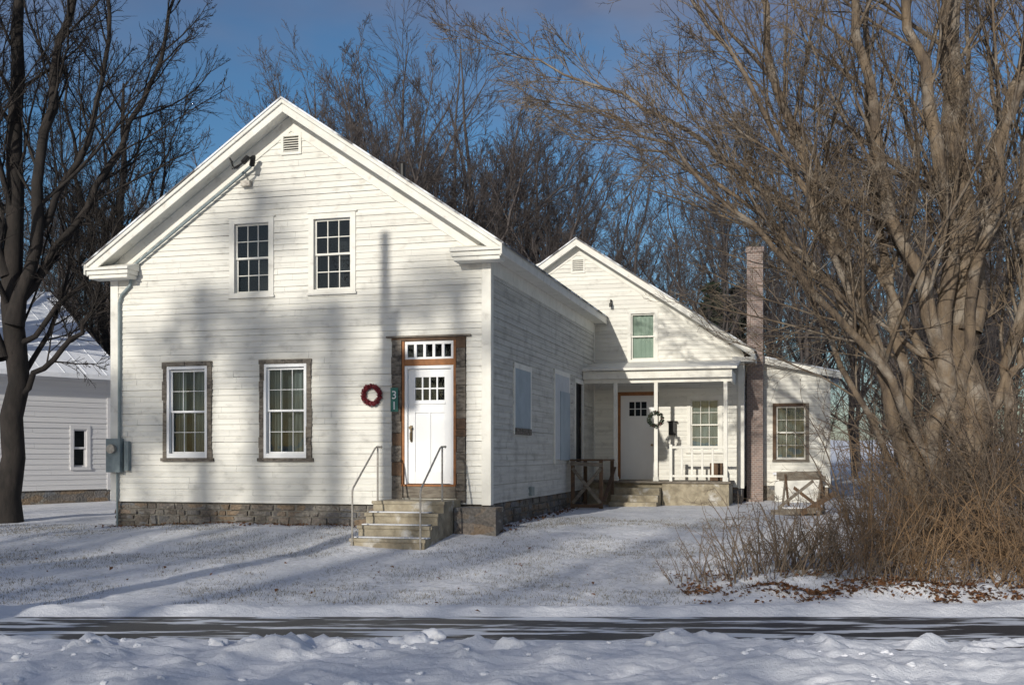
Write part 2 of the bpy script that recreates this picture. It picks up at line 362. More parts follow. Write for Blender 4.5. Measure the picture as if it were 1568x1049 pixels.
wn = MB()
for (a, b, c, d), (oa, ob, oc, od) in zip(winU, opU):
    wn.box(a, oa, -.03, .02, c + .04, d, M_TRIM); wn.box(ob, b, -.03, .02, c + .04, d, M_TRIM)
    wn.box(oa, ob, -.029, .02, od, d, M_TRIM); wn.box(a - .02, b + .02, -.06, .02, c, c + .04, M_TRIM)
    wn.box(oa, ob, -.028, .02, c + .04, oc, M_TRIM)
    wn.box(a - .02, b + .03, -.05, .0, d, d + .025, M_TRIM)
    reveal(wn, oa, ob, oc, od, .0, .1, M_TRIM)
    sash(wn, oa, ob, oc, od, .035, 3, 2, M_TRIM, st=.035, mun=.016)
for (a, b, c, d), (oa, ob, oc, od) in zip(winL, opL):
    for xx0, xx1 in ((a, oa - .038), (ob + .038, b)):
        z = c
        while z < d:
            h = random.uniform(.14, .4); ze = min(z + h, d)
            wn.box(xx0 + random.uniform(-.012, .012), xx1 + random.uniform(-.01, .01), -.035 - random.uniform(0, .02), .0, z, ze - .004, random.choice([M_DARKWOOD, M_GREYWOOD])); z = ze
    x = a - .01
    while x < b:
        h = random.uniform(.12, .35); xe = min(x + h, b + .01)
        wn.box(x, xe - .004, -.04 - random.uniform(0, .015), .0, d + random.uniform(-.006, .006) - .06, d + .018, random.choice([M_DARKWOOD, M_GREYWOOD])); x = xe
    wn.box(a - .03, b + .04, -.065, .0, c - .02, c + .04, M_DARKWOOD)
    wn.box(oa - .038, oa + .01, -.045, .02, c + .04, d - .065, M_TRIMW); wn.box(ob - .01, ob + .038, -.045, .02, c + .04, d - .065, M_TRIMW)
    wn.box(oa + .01, ob - .01, -.044, .02, d - .12, d - .066, M_TRIMW); wn.box(oa + .01, ob - .01, -.044, .02, c + .041, c + .12, M_TRIMW)
    reveal(wn, oa, ob, oc, od, .0, .1, M_TRIM)
    sash(wn, oa + .01, ob - .01, oc, od - .03, .02, 3, 2, M_TRIMW, st=.035, mun=.009)
    gap = random.uniform(.16, .24); mx = (oa + ob) / 2 + random.uniform(-.05, .05)
    curtain(wn, oa - .02, mx - gap / 2, .17, oc - .1, od + .05, M_CURTAIN, waves=4)
    curtain(wn, mx + gap / 2, ob + .02, .17, oc - .1, od + .05, M_CURTAIN, waves=4)
    curtain(wn, oa, ob, .30, oc - .1, od + .05, M_CURTAIN2, waves=7)
va, vb, vc, vd = vent
wn.box(va - .03, va + .02, -.035, .02, vc - .03, vd + .03, M_TRIM); wn.box(vb - .02, vb + .03, -.035, .02, vc - .03, vd + .03, M_TRIM)
wn.box(va + .02, vb - .02, -.034, .02, vc - .03, vc + .02, M_TRIM); wn.box(va + .02, vb - .02, -.034, .02, vd - .02, vd + .03, M_TRIM)
for i in range(6):
    z = vc + .03 + i * .043
    wn.hexa([(va + .02, -.03, z), (vb - .02, -.03, z), (vb - .02, .02, z + .03), (va + .02, .02, z + .03),
             (va + .02, -.03, z + .008), (vb - .02, -.03, z + .008), (vb - .02, .02, z + .038), (va + .02, .02, z + .038)], M_TRIM)
wn.quad([(va, .03, vc), (vb, .03, vc), (vb, .03, vd), (va, .03, vd)], M_BLACK)
wn.done('front_windows', H)

dr = MB()
x0, x1, z0, z1 = door
for a, b in ((x0, -1.60), (-.60, x1)):
    z = z0
    while z < z1 - .02:
        h = random.uniform(.10, .34); ze = min(z + h, z1 - .04)
        if ze - z < .03: break
        dr.box(a + random.uniform(0, .02), b - random.uniform(0, .015), -.03 - random.uniform(0, .025), .05, z, ze - .005, random.choice([M_DARKWOOD, M_DARKWOOD, M_BRWOOD, M_GREYWOOD])); z = ze
dr.box(x0 - .09, x1 + .09, -.07, .0, z1 - .01, z1 + .022, M_GREYWOOD)
dr.box(x0 + .0, x1 - .0, -.03, .05, z1 - .07, z1 - .012, M_BRWOOD)
dr.box(-1.598, -1.550, -.022, .09, .70, z1 - .07, M_WOODBR); dr.box(-.650, -.602, -.022, .09, .70, z1 - .07, M_WOODBR)
dr.box(-1.550, -.650, -.018, .09, 2.80, 2.91, M_WOODBR)
dr.box(-1.550, -1.50, -.012, .085, .735, 2.80, M_TRIMW); dr.box(-.70, -.650, -.012, .085, .735, 2.80, M_TRIMW); dr.box(-1.50, -.70, -.011, .085, 2.745, 2.80, M_TRIMW)
dr.box(-1.550, -.650, .0, .04, 2.91, 2.95, M_TRIMW); dr.box(-1.550, -.650, .0, .04, 3.17, 3.23, M_TRIMW)
for i in range(6):
    xx = -1.525 + i * (.85 / 5)
    dr.box(xx - .025, xx + .025, .001, .04, 2.95, 3.17, M_TRIMW)
dr.quad([(-1.55, .03, 2.92), (-.65, .03, 2.92), (-.65, .03, 3.2), (-1.55, .03, 3.2)], M_GLASS)
dr.quad([(-1.6, .3, 2.8), (-.6, .3, 2.8), (-.6, .3, 3.3), (-1.6, .3, 3.3)], M_BLACK)
a, b = -1.497, -.703
wx0, wx1, wz0, wz1 = -1.37, -.83, 2.20, 2.60
yf = .035
dr.box(a, wx0, yf, yf + .05, .745, 2.742, M_TRIMW); dr.box(wx1, b, yf, yf + .05, .745, 2.742, M_TRIMW)
dr.box(wx0, wx1, yf, yf + .05, wz1, 2.742, M_TRIMW)
dr.box(wx0, wx1, yf, yf + .05, 1.98, wz0, M_TRIMW)
dr.box(wx0 - .02, wx1 + .02, yf - .02, yf - .001, 2.13, 2.165, M_TRIMW)
dr.box(wx0, wx1, yf + .002, yf + .05, .745, .95, M_TRIMW)
for c, e in ((wx0, -1.115), (-1.085, wx1)):
    dr.box(c, e, yf + .018, yf + .045, .95, 1.98, M_TRIMW)
dr.box(-1.115, -1.085, yf + .001, yf + .05, .95, 1.98, M_TRIMW)
for i in range(1, 4):
    xx = wx0 + (wx1 - wx0) * i / 4; dr.box(xx - .014, xx + .014, yf, yf + .03, wz0, wz1, M_TRIMW)
dr.box(wx0, wx1, yf + .001, yf + .03, 2.39, 2.415, M_TRIMW)
dr.quad([(wx0, yf + .02, wz0), (wx1, yf + .02, wz0), (wx1, yf + .02, wz1), (wx0, yf + .02, wz1)], M_GLASS)
dr.quad([(wx0 - .2, .4, wz0 - .3), (wx1 + .2, .4, wz0 - .3), (wx1 + .2, .4, wz1 + .3), (wx0 - .2, .4, wz1 + .3)], M_BLACK)
dr.box(-1.455, -1.415, yf - .025, yf, 1.48, 1.76, M_BRASS); dr.tube([(-1.435, yf - .07, 1.72), (-1.435, yf, 1.72)], .028, M_BRASS)
dr.tube([(-1.435, yf - .02, 1.66), (-1.435, yf - .075, 1.62), (-1.435, yf - .075, 1.52), (-1.435, yf - .02, 1.48)], .011, M_BRASS)
dr.box(-1.60, -.60, -.06, .09, .70, .733, M_WOODBR); dr.box(-1.60, -.60, -.045, .06, .50, .70, M_GREYWOOD)
dr.box(x0, -1.60, -.02, .06, .42, .62, M_GREYWOOD); dr.box(-.60, x1, -.02, .06, .42, .62, M_GREYWOOD)
dr.done('front_door', H, bevel=.003)

sg = MB(); sg.box(-1.79, -1.65, -.072, -.060, 2.0, 2.42, M_GREEN); sg.done('house_number_plate', H, bevel=.003)
for ch, zz in (('3', 2.225), ('1', 2.04)):
    cu = bpy.data.curves.new('digit', 'FONT'); cu.body = ch; cu.size = .2; cu.extrude = .002; cu.align_x = 'CENTER'
    o = bpy.data.objects.new('house_number_digit', cu); COL.objects.link(o); cu.materials.append(M_TRIMW)
    o.parent = H; o.location = (-1.72, -.076, zz); o.rotation_euler = (math.radians(90), 0, 0)

sd = MB(); sd.M = MR
a, b, c, d = sideop[0]
sd.box(a - .09, a, -.03, .02, c - .12, d + .1, M_TRIM); sd.box(b, b + .09, -.03, .02, c - .12, d + .1, M_TRIM); sd.box(a - .09, b + .09, -.035, .02, d, d + .1, M_TRIM)
sd.box(a, b, -.032, .02, c, d, M_BLUE); sd.box(a - .02, b + .02, -.05, .03, c - .12, c - .002, M_DARKWOOD)
a, b, c, d = sideop[1]
sd.box(a - .09, a, -.03, .02, c - .1, d + .1, M_TRIM); sd.box(b, b + .09, -.03, .02, c - .1, d + .1, M_TRIM); sd.box(a - .09, b + .09, -.035, .02, d, d + .1, M_TRIM)
sd.box(a, b, -.034, .02, c, d, M_BOARD); sd.box(a + .45, b + .02, -.05, -.035, c - .02, c + 1.5, M_BLUE)
a, b, c, d = sideop[2]
sd.box(a - .1, a, -.03, .02, c, d + .1, M_TRIM); sd.box(b, b + .06, -.03, .02, c, d + .1, M_TRIM)
sd.box(a, b, .06, .1, c, d, M_BLACK); sd.box(a, b, -.03, .02, d, d + .1, M_TRIM)
sd.box(2.7, 2.95, -.06, .0, .45, .62, M_GREYMETAL)
sd.M = Matrix.Identity(4)
sd.done('side_wall_openings', H)

# ---- WING
wg = MB()
VX = D; WL, WR = -4.6, 3.75; WC = (WL + WR) / 2; WRZ = 6.81; WK = .668
MW = Matrix.Translation((0, VX, 0)); wg.M = MW
WT = WRZ - .18
wop = [(.68, 1.565, .64, 2.76), (2.46, 3.16, 1.36, 2.64), (.95, 1.55, 3.68, 4.84), (WC - .14, WC + .14, 5.98, 6.28)]
clap(wg, .45, WT, lambda z: max(-2.2, WC - max((WT - z) / WK, 0)), lambda z: min(WR, WC + max((WT - z) / WK, 0)), wop, M_SIDING)
wg.M = Matrix.Translation((WR, VX, 0)) @ MR
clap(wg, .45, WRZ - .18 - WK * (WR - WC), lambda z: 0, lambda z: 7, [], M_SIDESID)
wg.M = Matrix.Identity(4)
wg.quad([(WL, VX, .0), (WL, VX + 7, .0), (WL, VX + 7, 3.8), (WL, VX, 3.8)], M_SIDING)
wg.quad([(WL, VX + 7, 0), (WR, VX + 7, 0), (WR, VX + 7, 3.8), (WC, VX + 7, 6.6), (WL, VX + 7, 3.8)], M_SIDING)
wg.quad([(WL, VX + .005, 0), (-2.2, VX + .005, 0), (-2.2, VX + .005, 6), (WC, VX + .005, 6.6), (WL, VX + .005, 3.8)], M_SIDING)
wg.box(WL + .03, WR - .03, VX + .03, VX + 7, -.5, .46, M_STONE)
wg.done('wing_walls', H)
wt = MB(); wt.M = MW
wt.box(WR - .13, WR + .026, -.027, .0, .42, 3.75, M_TRIM)
wt.box(WR, WR + .025, .0, .12, .42, 3.6, M_TRIM)
wz = lambda x: WRZ - WK * abs(x - WC)
for sgn in (-1, 1):
    xe = WC + sgn * ((WR - WL) / 2 + .28)
    wt.slope(WC, WRZ - .17, WC + sgn * 4.1, wz(WC + sgn * 4.1) - .17, .2, -.024, .0, M_TRIM)
    wt.slope(WC, WRZ - .14, xe, wz(xe) - .14, .03, -.26, -.001, M_TRIM)
    wt.slope(WC, WRZ - .035, xe, wz(xe) - .035, .17, -.29, -.26, M_TRIM)
    wt.slope(WC, WRZ + .005, xe + sgn * .05, wz(xe + sgn * .05) + .005, .035, -.33, 7.2, M_SHINGLE)
wt.box(WR, WR + .27, -.25, 7, 3.60, 3.63, M_TRIM); wt.box(WR + .27, WR + .30, -.29, 7.1, 3.56, 3.74, M_TRIM)
wt.box(WR - .25, WR + .26, -.27, -.03, 3.55, 3.66, M_TRIM)
for a, b, c, d, cols, rows in ((*wop[1], 3, 2), (*wop[2], 1, 1)):
    wt.box(a - .09, a, -.03, .02, c - .02, d + .1, M_TRIM); wt.box(b, b + .09, -.03, .02, c - .02, d + .1, M_TRIM)
    wt.box(a, b, -.029, .02, d, d + .1, M_TRIM); wt.box(a - .12, b + .12, -.06, .02, c - .07, c - .02, M_TRIM)
    reveal(wt, a, b, c, d, .0, .08, M_TRIM)
    sash(wt, a, b, c, d, .02, cols, rows, M_TRIM, st=.035, mun=.014)
    curtain(wt, a, b, .10, c, d, M_CURTAIN if rows == 2 else M_CURTAIN3, amp=.01, waves=5)
a, b, c, d = wop[3]
for i in range(6): 
    z = c + i * .05
    wt.hexa([(a, -.02, z), (b, -.02, z), (b, .02, z + .03), (a, .02, z + .03), (a, -.02, z + .01), (b, -.02, z + .01), (b, .02, z + .04), (a, .02, z + .04)], M_TRIM)
wt.box(a - .04, a, -.03, .02, c - .04, d + .04, M_TRIM); wt.box(b, b + .04, -.03, .02, c - .04, d + .04, M_TRIM)
wt.box(a, b, -.03, .02, d, d + .04, M_TRIM); wt.box(a, b, -.03, .02, c - .04, c, M_TRIM); wt.quad([(a, .03, c), (b, .03, c), (b, .03, d), (a, .03, d)], M_BLACK)
a, b, c, d = wop[0]
wt.box(a - .09, a, -.04, .06, c, d + .09, M_WOODBR); wt.box(b, b + .09, -.04, .06, c, d + .09, M_BRWOOD); wt.box(a, b, -.039, .06, d, d + .09, M_WOODBR)
wt.box(a, a + .22, .02, .06, c, d, M_TRIMW); wt.box(b - .22, b, .02, .06, c, d, M_TRIMW)
wt.box(a + .22, b - .22, .02, .06, d - .16, d, M_TRIMW); wt.box(a + .22, b - .22, .02, .06, 1.98, 2.24, M_TRIMW); wt.box(a + .22, b - .22, .03, .06, c, 1.98, M_TRIMW)
wt.box((a + b) / 2 - .02, (a + b) / 2 + .02, .021, .059, c, 1.98, M_TRIMW)
for i in (1, 2):
    xx = a + .22 + (b - a - .44) * i / 3; wt.box(xx - .012, xx + .012, .022, .05, 2.24, d - .16, M_TRIMW)
wt.box(a + .22, b - .22, .023, .05, 2.41, 2.43, M_TRIMW)
wt.quad([(a + .2, .045, 2.2), (b - .2, .045, 2.2), (b - .2, .045, d - .1), (a + .2, .045, d - .1)], M_GLASS)
wt.quad([(a + .1, .3, 2.0), (b - .1, .3, 2.0), (b - .1, .3, d), (a + .1, .3, d)], M_BLACK)
wt.tube([(b - .08, -.04, 1.5), (b - .08, .02, 1.5)], .03, M_BRASS)
wt.tube([(.45, .0, 5.2), (.45, -.12, 5.2), (.45, -.14, 5.1)], .02, M_BLACKM); wt.tube([(.45, -.14, 5.12), (.45, -.14, 5.02)], .04, M_BLACKM)
wt.done('wing_trim_windows_door', H)

# ---- PORCH
P0 = 8.1; PR = 3.5; FZ = .62
po = MB()
po.box(1.92, PR, P0 + .05, VX - .03, -.3, FZ - .05, M_CONC)
po.box(.03, 1.919, P0 + .15, VX - .03, -.3, FZ - .05, M_CONC)
po.box(.03, PR + .04, P0, VX - .03, FZ - .05, FZ, M_GREYWOOD)
for i in range(3):
    po.box(.78, 1.90, P0 - .28 * (i + 1), P0 + .14 - .28 * i if i == 0 else P0 - .28 * i - .001, -.3, FZ - .16 * (i + 1), M_CONC)
po.box(.02, PR + .08, P0 - .1, P0 + .02, 3.08, 3.27, M_TRIM)
po.box(.02, PR + .08, P0 + .02, P0 + .06, 2.98, 3.1, M_TRIM)
po.box(PR + .0, PR + .07, P0 + .061, VX - .03, 3.0, 3.25, M_TRIM)
po.box(.03, PR, P0 + .07, VX - .03, 3.09, 3.12, M_TRIM)
po.hexa([(.0, P0 - .2, 3.272), (PR + .2, P0 - .2, 3.272), (PR + .2, VX - .02, 3.55), (.0, VX - .02, 3.55),
         (.0, P0 - .2, 3.33), (PR + .2, P0 - .2, 3.33), (PR + .2, VX - .02, 3.62), (.0, VX - .02, 3.62)], M_TRIM)
for x in (.80, 1.78, PR - .08):
    po.box(x - .045, x + .045, P0 + .0, P0 + .09, FZ, 2.98, M_TRIM)
    po.box(x - .065, x + .065, P0 - .018, P0 + .11, FZ, FZ + .1, M_TRIM)
po.box(2.15, PR - .12, P0 + .02, P0 + .07, 1.40, 1.46, M_TRIM); po.box(2.15, PR - .12, P0 + .02, P0 + .07, .72, .77, M_TRIM)
po.box(2.10, 2.17, P0 + .0, P0 + .08, FZ, 1.5, M_TRIM)
for i in range(1, 5):
    x = 2.15 + i * (PR - .14 - 2.15) / 5; po.box(x - .025, x + .025, P0 + .03, P0 + .06, .77, 1.40, M_TRIM)
po.box(PR - .5, PR - .2, P0 + .7, P0 + 1.0, FZ, 1.05, M_BRWOOD)
po.box(1.92, 2.1, VX - .15, VX - .03, 1.75, 2.08, M_BLACKM); po.box(1.88, 2.14, VX - .17, VX - .03, 2.08, 2.1, M_BLACKM)
po.done('porch', H, bevel=.004)

ws = MB()
ws.box(.08, .84, 6.2, 7.75, 1.11, 1.15, M_BRWOOD)
for x in (.10, .75):
    for y in (6.2, 7.66): ws.box(x, x + .08, y, y + .08, -.1, 1.109, M_BRWOOD)
ws.beam((.10, 6.17, 1.06), (.84, 6.17, 1.02), .09, .03, M_GREYWOOD)
ws.beam((.15, 6.18, .16), (.80, 6.18, .95), .075, .03, M_GREYWOOD); ws.beam((.80, 6.145, .16), (.15, 6.145, .95), .075, .03, M_GREYWOOD)
ws.box(.1, .84, 6.15, 6.18, .06, .14, M_BRWOOD)
ws.beam((.85, 6.25, .2), (.85, 7.7, .95), .08, .03, M_BRWOOD)
ws.done('wooden_side_landing', H)

lt = MB(); LX = 5.84; LV = 11.0
lt.M = Matrix.Translation((0, LV, 0))
lop = [(4.52, 5.25, 1.15, 2.5)]
clap(lt, .45, 3.72, lambda z: WR, lambda z: LX if z < 3.22 else LX - (z - 3.22) / .24, lop, M_SIDING)
a, b, c, d = lop[0]
lt.box(a - .09, a, -.035, .02, c - .02, d + .08, M_BRWOOD); lt.box(b, b + .09, -.035, .02, c - .02, d + .08, M_GREYWOOD); lt.box(a, b, -.034, .02, d, d + .08, M_BRWOOD); lt.box(a - .1, b + .1, -.05, .02, c - .08, c - .02, M_GREYWOOD)
reveal(lt, a, b, c, d, 0, .08, M_TRIM); sash(lt, a, b, c, d, .02, 3, 2, M_TRIM, st=.035, mun=.014); curtain(lt, a, b, .14, c, d, M_CURTAIN, amp=.01)
lt.box(LX - .11, LX + .025, -.026, 0, .42, 3.2, M_TRIM)
lt.slope(WR, 3.86, LX + .3, 3.33, .15, -.24, -.21, M_TRIM); lt.slope(WR, 3.90, LX + .33, 3.365, .04, -.26, 4, M_SHINGLE); lt.slope(WR, 3.72, LX + .3, 3.2, .02, -.21, -.001, M_TRIM)
lt.quad([(LX, 0, 0), (LX, 4, 0), (LX, 4, 3.3), (LX, 0, 3.3)], M_SIDING)
lt.box(WR + .02, LX - .03, .02, 4, -.5, .46, M_STONE)
lt.done('lean_to_addition', H)
cm = MB(); cm.box(3.80, 4.20, 10.45, 10.9, -.3, 6.42, M_BRICK); cm.box(3.77, 4.23, 10.42, 10.93, 6.42, 6.56, M_BRICK)
cm.box(3.90, 4.10, 10.55, 10.8, 6.56, 6.68, M_BLACKM)
cm.done('brick_chimney', H)
cb = MB(); cb.box(4.5, 5.6, 10.2, 10.9, -.1, .75, M_TRIM); cb.box(4.45, 5.65, 10.15, 10.93, .75, .8, M_CLOD); cb.done('cellar_bulkhead', H)

el = MB()
el.box(-7.47, -7.17, -.16, -.03, .92, 1.55, M_GREYMETAL); el.box(-7.12, -7.03, -.1, -.02, .95, 1.5, M_GREYMETAL)
el.tube([(-7.32, -.24, 1.36), (-7.32, -.15, 1.36)], .085, M_PIPE, 16)
el.tube([(-7.25, -.06, 1.55), (-7.25, -.06, 4.1), (-7.2, -.06, 4.25), (-7.02, -.06, 4.42), (-6.98, -.07, 4.6), (-6.9, -.09, 4.8), (-4.72, -.09, 6.3), (-4.45, -.12, 6.48)], .028, M_GREYMETAL)
el.tube([(-7.3, -.06, .92), (-7.3, -.05, -.1)], .02, M_GREYMETAL)
el.tube([(-4.45, -.12, 6.48), (-4.38, -.2, 6.6), (-4.42, -.34, 6.56), (-4.47, -.40, 6.46)], .05, M_BLACKM)
for k in range(3):
    el.tube([(-4.46, -.38, 6.48), (-4.56 - .05 * k, -.46, 6.34), (-4.66, -.44, 6.40 + .04 * k), (-4.72, -.43, 6.55)], .011, M_BLACKM, 5)
el.box(-4.68, -4.5, -.12, -.02, 6.12, 6.22, M_PIPE)
el.done('electric_meter_and_conduit', H, bevel=.004)

st = MB()
for i in range(4):
    z = .48 - .185 * i
    yb = -.065 if i == 0 else -.98 - .31 * (i - 1) - .001
    st.box(-1.74, -.50, -.98 - .31 * i, yb, -.8, z, M_CONC)
    st.box(-1.76, -.48, -1.0 - .31 * i, -.985 - .31 * i, z - .05, z + .004, M_CONC)
    if i: st.box(-1.74, -.8 + .1 * i, -.98 - .31 * i + .13, -.98 - .31 * (i - 1) - .02, z + .002, z + .018, M_CLOD)
st.box(-.48, .25, -.5, -.03, -.5, .36, M_STONE)
for x in (-1.70, -.56):
    st.tube([(x, -1.93, -.4), (x, -1.93, .66), (x, -1.90, .72), (x, -.98, 1.36), (x, -.92, 1.38), (x, -.72, 1.38)], .017, M_PIPE)
    st.tube([(x, -.88, .45), (x, -.88, 1.38)], .017, M_PIPE)
st.done('concrete_steps_with_handrails', H, bevel=.006)

def wreath(name, loc, R, r, mt, n, parent, extra=None):
    mb = MB()
    for i in range(n):
        a = random.uniform(0, 2 * math.pi); b = random.uniform(0, 2 * math.pi); q = r * math.sqrt(random.random()) * 1.1
        c = Vector(((R + q * math.cos(b)) * math.cos(a), q * math.sin(b), (R + q * math.cos(b)) * math.sin(a)))
        s = random.uniform(.012, .026); d1 = Vector(np.random.default_rng(i).normal(size=3)).normalized() * s * 1.6; d2 = d1.cross(Vector((.3, .5, .8))).normalized() * s * .6; d3 = d1.cross(d2).normalized() * s * .6
        mb.add([tuple(c + d1), tuple(c + d2), tuple(c - d1), tuple(c - d2), tuple(c + d3)], [(0, 1, 4), (1, 2, 4), (2, 3, 4), (3, 0, 4), (0, 3, 2, 1)], mt if not extra or random.random() > .06 else extra)
    o = mb.done(name, parent); o.location = loc
wreath('red_wreath', (-2.15, -.06, 2.30), .155, .036, M_RED, 750, H)
wreath('green_wreath', (1.78, P0 - .04, 2.1), .16, .045, M_FIR, 500, H, M_RED)

# ------------------------------------------------------------------ NEIGHBOUR HOUSE
N = empty('neighboring_house', (-11.2, 30, 0), math.radians(50))
nb = MB()
clap(nb, .3, 3.62, lambda z: -12, lambda z: 0, [(-1.1, -.72, .92, 1.95), (-4.5, -3.7, 1, 2.4)], M_SIDING2, pitch=.14)
for a, b, c, d in ((-1.1, -.72, .92, 1.95), (-4.5, -3.7, 1, 2.4)):
    nb.box(a - .1, a, -.03, .02, c, d + .1, M_SIDING2); nb.box(b, b + .1, -.03, .02, c, d + .1, M_SIDING2); nb.box(a, b, -.03, .02, d, d + .1, M_SIDING2); nb.box(a - .1, b + .1, -.05, .02, c - .08, c, M_SIDING2)
    reveal(nb, a, b, c, d, 0, .08, M_SIDING2); sash(nb, a, b, c, d, .02, 1, 1, M_SIDING2)
nb.M = MR
nb.quad([(0, 0, 0), (8, 0, 0), (8, 0, 3.62), (4, 0, 6.1), (0, 0, 3.62)], M_SIDING2)
nb.M = Matrix.Identity(4)
nb.quad([(-12, 0, 0), (-12, 8, 0), (-12, 8, 3.62), (-12, 4, 6.1), (-12, 0, 3.62)], M_SIDING2)
nb.quad([(-12, 8, 0), (0, 8, 0), (0, 8, 3.62), (-12, 8, 3.62)], M_SIDING2)
nb.box(-11.97, -.03, .03, 7.97, -.6, .31, M_STONE)
nb.box(-.12, .02, -.025, 0, .28, 3.6, M_SIDING2)
for s, (ya, yb) in enumerate(((4, -.4), (4, 8.4))):
    za, zb = 6.2, 6.2 - 4.4 * .63
    nb.hexa([(-12.3, ya, za - .12), (.3, ya, za - .12), (.3, yb, zb - .12), (-12.3, yb, zb - .12), (-12.3, ya, za), (.3, ya, za), (.3, yb, zb), (-12.3, yb, zb)], M_METALROOF)
for i in range(21):
    x = .27 - i * .6
    nb.hexa([(x - .015, 4, 6.2), (x + .015, 4, 6.2), (x + .015, -.4, 3.428), (x - .015, -.4, 3.428), (x - .015, 4, 6.212), (x + .015, 4, 6.212), (x + .015, -.4, 3.440), (x - .015, -.4, 3.440)], M_METALROOF)
nb.done('walls_and_roof', N)

# ------------------------------------------------------------------ TERRAIN
LAT = RNG.random((256, 256))
def vnoise(x, y):
    xi = np.floor(x).astype(int); yi = np.floor(y).astype(int); fx = x - xi; fy = y - yi
    fx = fx * fx * (3 - 2 * fx); fy = fy * fy * (3 - 2 * fy)
    g = lambda a, b: LAT[a % 256, b % 256]
    return (g(xi, yi) * (1 - fx) + g(xi + 1, yi) * fx) * (1 - fy) + (g(xi, yi + 1) * (1 - fx) + g(xi + 1, yi + 1) * fx) * fy
def fbm(x, y, o=4, bil=False):
    s = 0; a = 1; t = 0
    for i in range(o):
        n = vnoise(x * 2 ** i + 17.3 * i, y * 2 ** i + 5.1 * i)
        if bil: n = np.abs(2 * n - 1)
        s = s + a * n; t += a; a *= .5
    return s / t
def sst(e0, e1, x):
    t = np.clip((x - e0) / (e1 - e0), 0, 1); return t * t * (3 - 2 * t)
YK = [-400, -4, -3.4, 5.2, 5.9, 6.6, 9.3, 9.75, 10.0, 11.35, 11.65, 13, 16.5, 18.5, 20, 24, 30, 60, 120, 400]
ZK = [-.4, -.4, -.55, -.55, -.45, -.40, -.43, -.45, -.48, -.48, -.43, -.40, -.25, -.03, 0, .03, .08, .4, 1.2, 2.0]
def height(X, Y):
    z = np.interp(Y, YK, ZK)
    z = z - .13 * sst(-5, -8.5, X) * sst(15, 18, Y) * sst(40, 28, Y)
    bank = sst(5.4, 6.4, Y) * sst(10.05, 9.6, Y + .5 * (fbm(X * 1.1, Y * .2 + 3) - .5))
    z = z + bank * ((fbm(X * 2.0 + 3, Y * 2.4 + 8, 5) - .5) * .19 + (.55 - fbm(X * 3.6, Y * 4.0, 4, True)) * .07 + (fbm(X * .5, Y * .5) - .5) * .14)
    lump = np.clip(fbm(X * 2.2 + 40, Y * 3.0 + 9, 4) - .60, 0, 1)
    z = z + bank * lump * .5 * sst(7.5, 9.3, Y)
    lawn = sst(11.3, 12.2, Y)
    z = z + lawn * sst(60, 30, Y) * ((fbm(X * 1.2, Y * 1.2, 4) - .5) * .07 + (fbm(X * 6, Y * 6, 3) - .5) * .03)
    edge = np.exp(-((Y - 11.6 - .15 * (fbm(X * .8, Y * .1) - .5)) / .18) ** 2)
    z = z + edge * (.035 + .07 * (fbm(X * 3, Y * 3, 3) - .4))
    mound = sst(1.6, 3.4, X) * sst(11.5, 12.3, Y) * sst(17, 14, Y)
    z = z + mound * (.10 + .25 * (fbm(X * 1.8 + 5, Y * 1.8, 4) - .3))
    z = z + sst(60, 200, Y) * (fbm(X * .01, Y * .01) * 6)
    return z
def axis(lo, flo, fhi, hi, d, g=1.18):
    a = list(np.arange(flo, fhi, d)); s = d; x = a[-1]
    while x < hi: s *= g; x += s; a.append(x)
    s = d; x = a[0]; pre = []
    while x > lo: s *= g; x -= s; pre.append(x)
    return np.array(pre[::-1] + a)
def np_mesh(name, V, F, mt, smooth=True):
    me = bpy.data.meshes.new(name); n = F.shape[1]
    me.vertices.add(len(V)); me.vertices.foreach_set('co', V.astype(np.float32).ravel())
    me.loops.add(F.size); me.loops.foreach_set('vertex_index', F.astype(np.int32).ravel())
    me.polygons.add(len(F)); me.polygons.foreach_set('loop_start', np.arange(0, F.size, n, dtype=np.int32))
    me.polygons.foreach_set('loop_total', np.full(len(F), n, dtype=np.int32))
    if smooth: me.polygons.foreach_set('use_smooth', np.ones(len(F), dtype=bool))
    for m_ in (mt if isinstance(mt, list) else [mt]): me.materials.append(m_)
    me.update(calc_edges=True)
    return me
def link(name, me, loc=(0, 0, 0), rz=0, s=1, parent=None):
    o = bpy.data.objects.new(name, me); o.location = loc; o.rotation_euler = (0, 0, rz); o.scale = (s, s, s) if not isinstance(s, tuple) else s
    COL.objects.link(o); o.parent = parent; return o
def grid(xs, ys, zf):
    X, Y = np.meshgrid(xs, ys); Z = zf(X, Y); V = np.stack([X, Y, Z], -1).reshape(-1, 3)
    nx = len(xs); i, j = np.meshgrid(np.arange(nx - 1), np.arange(len(ys) - 1)); a = (j * nx + i).ravel()
    return V, np.stack([a, a + 1, a + nx + 1, a + nx], 1)
xs = axis(-600, -8, 9, 600, .045, 1.12)
near = axis(-300, 6.2, 13.0, 13.0, .03, 1.05); near = near[near < 12.99]
far = axis(12.98, 13.0, 20, 900, .06, 1.12); far = far[far >= 13.0]
ys = np.concatenate([near, far])
V, F = grid(xs, ys, height)
link('snowy_ground', np_mesh('snowy_ground', V, F, M_SNOW))
V, F = grid(np.linspace(-60, 60, 3), np.linspace(9.4, 11.6, 3), lambda X, Y: X * 0 - .468)
link('sidewalk', np_mesh('sidewalk', V, F, M_WALK))
V, F = grid(np.linspace(-60, 60, 3), np.linspace(-3.2, 5.1, 3), lambda X, Y: X * 0 - .53)
link('street', np_mesh('street', V, F, M_STREET))

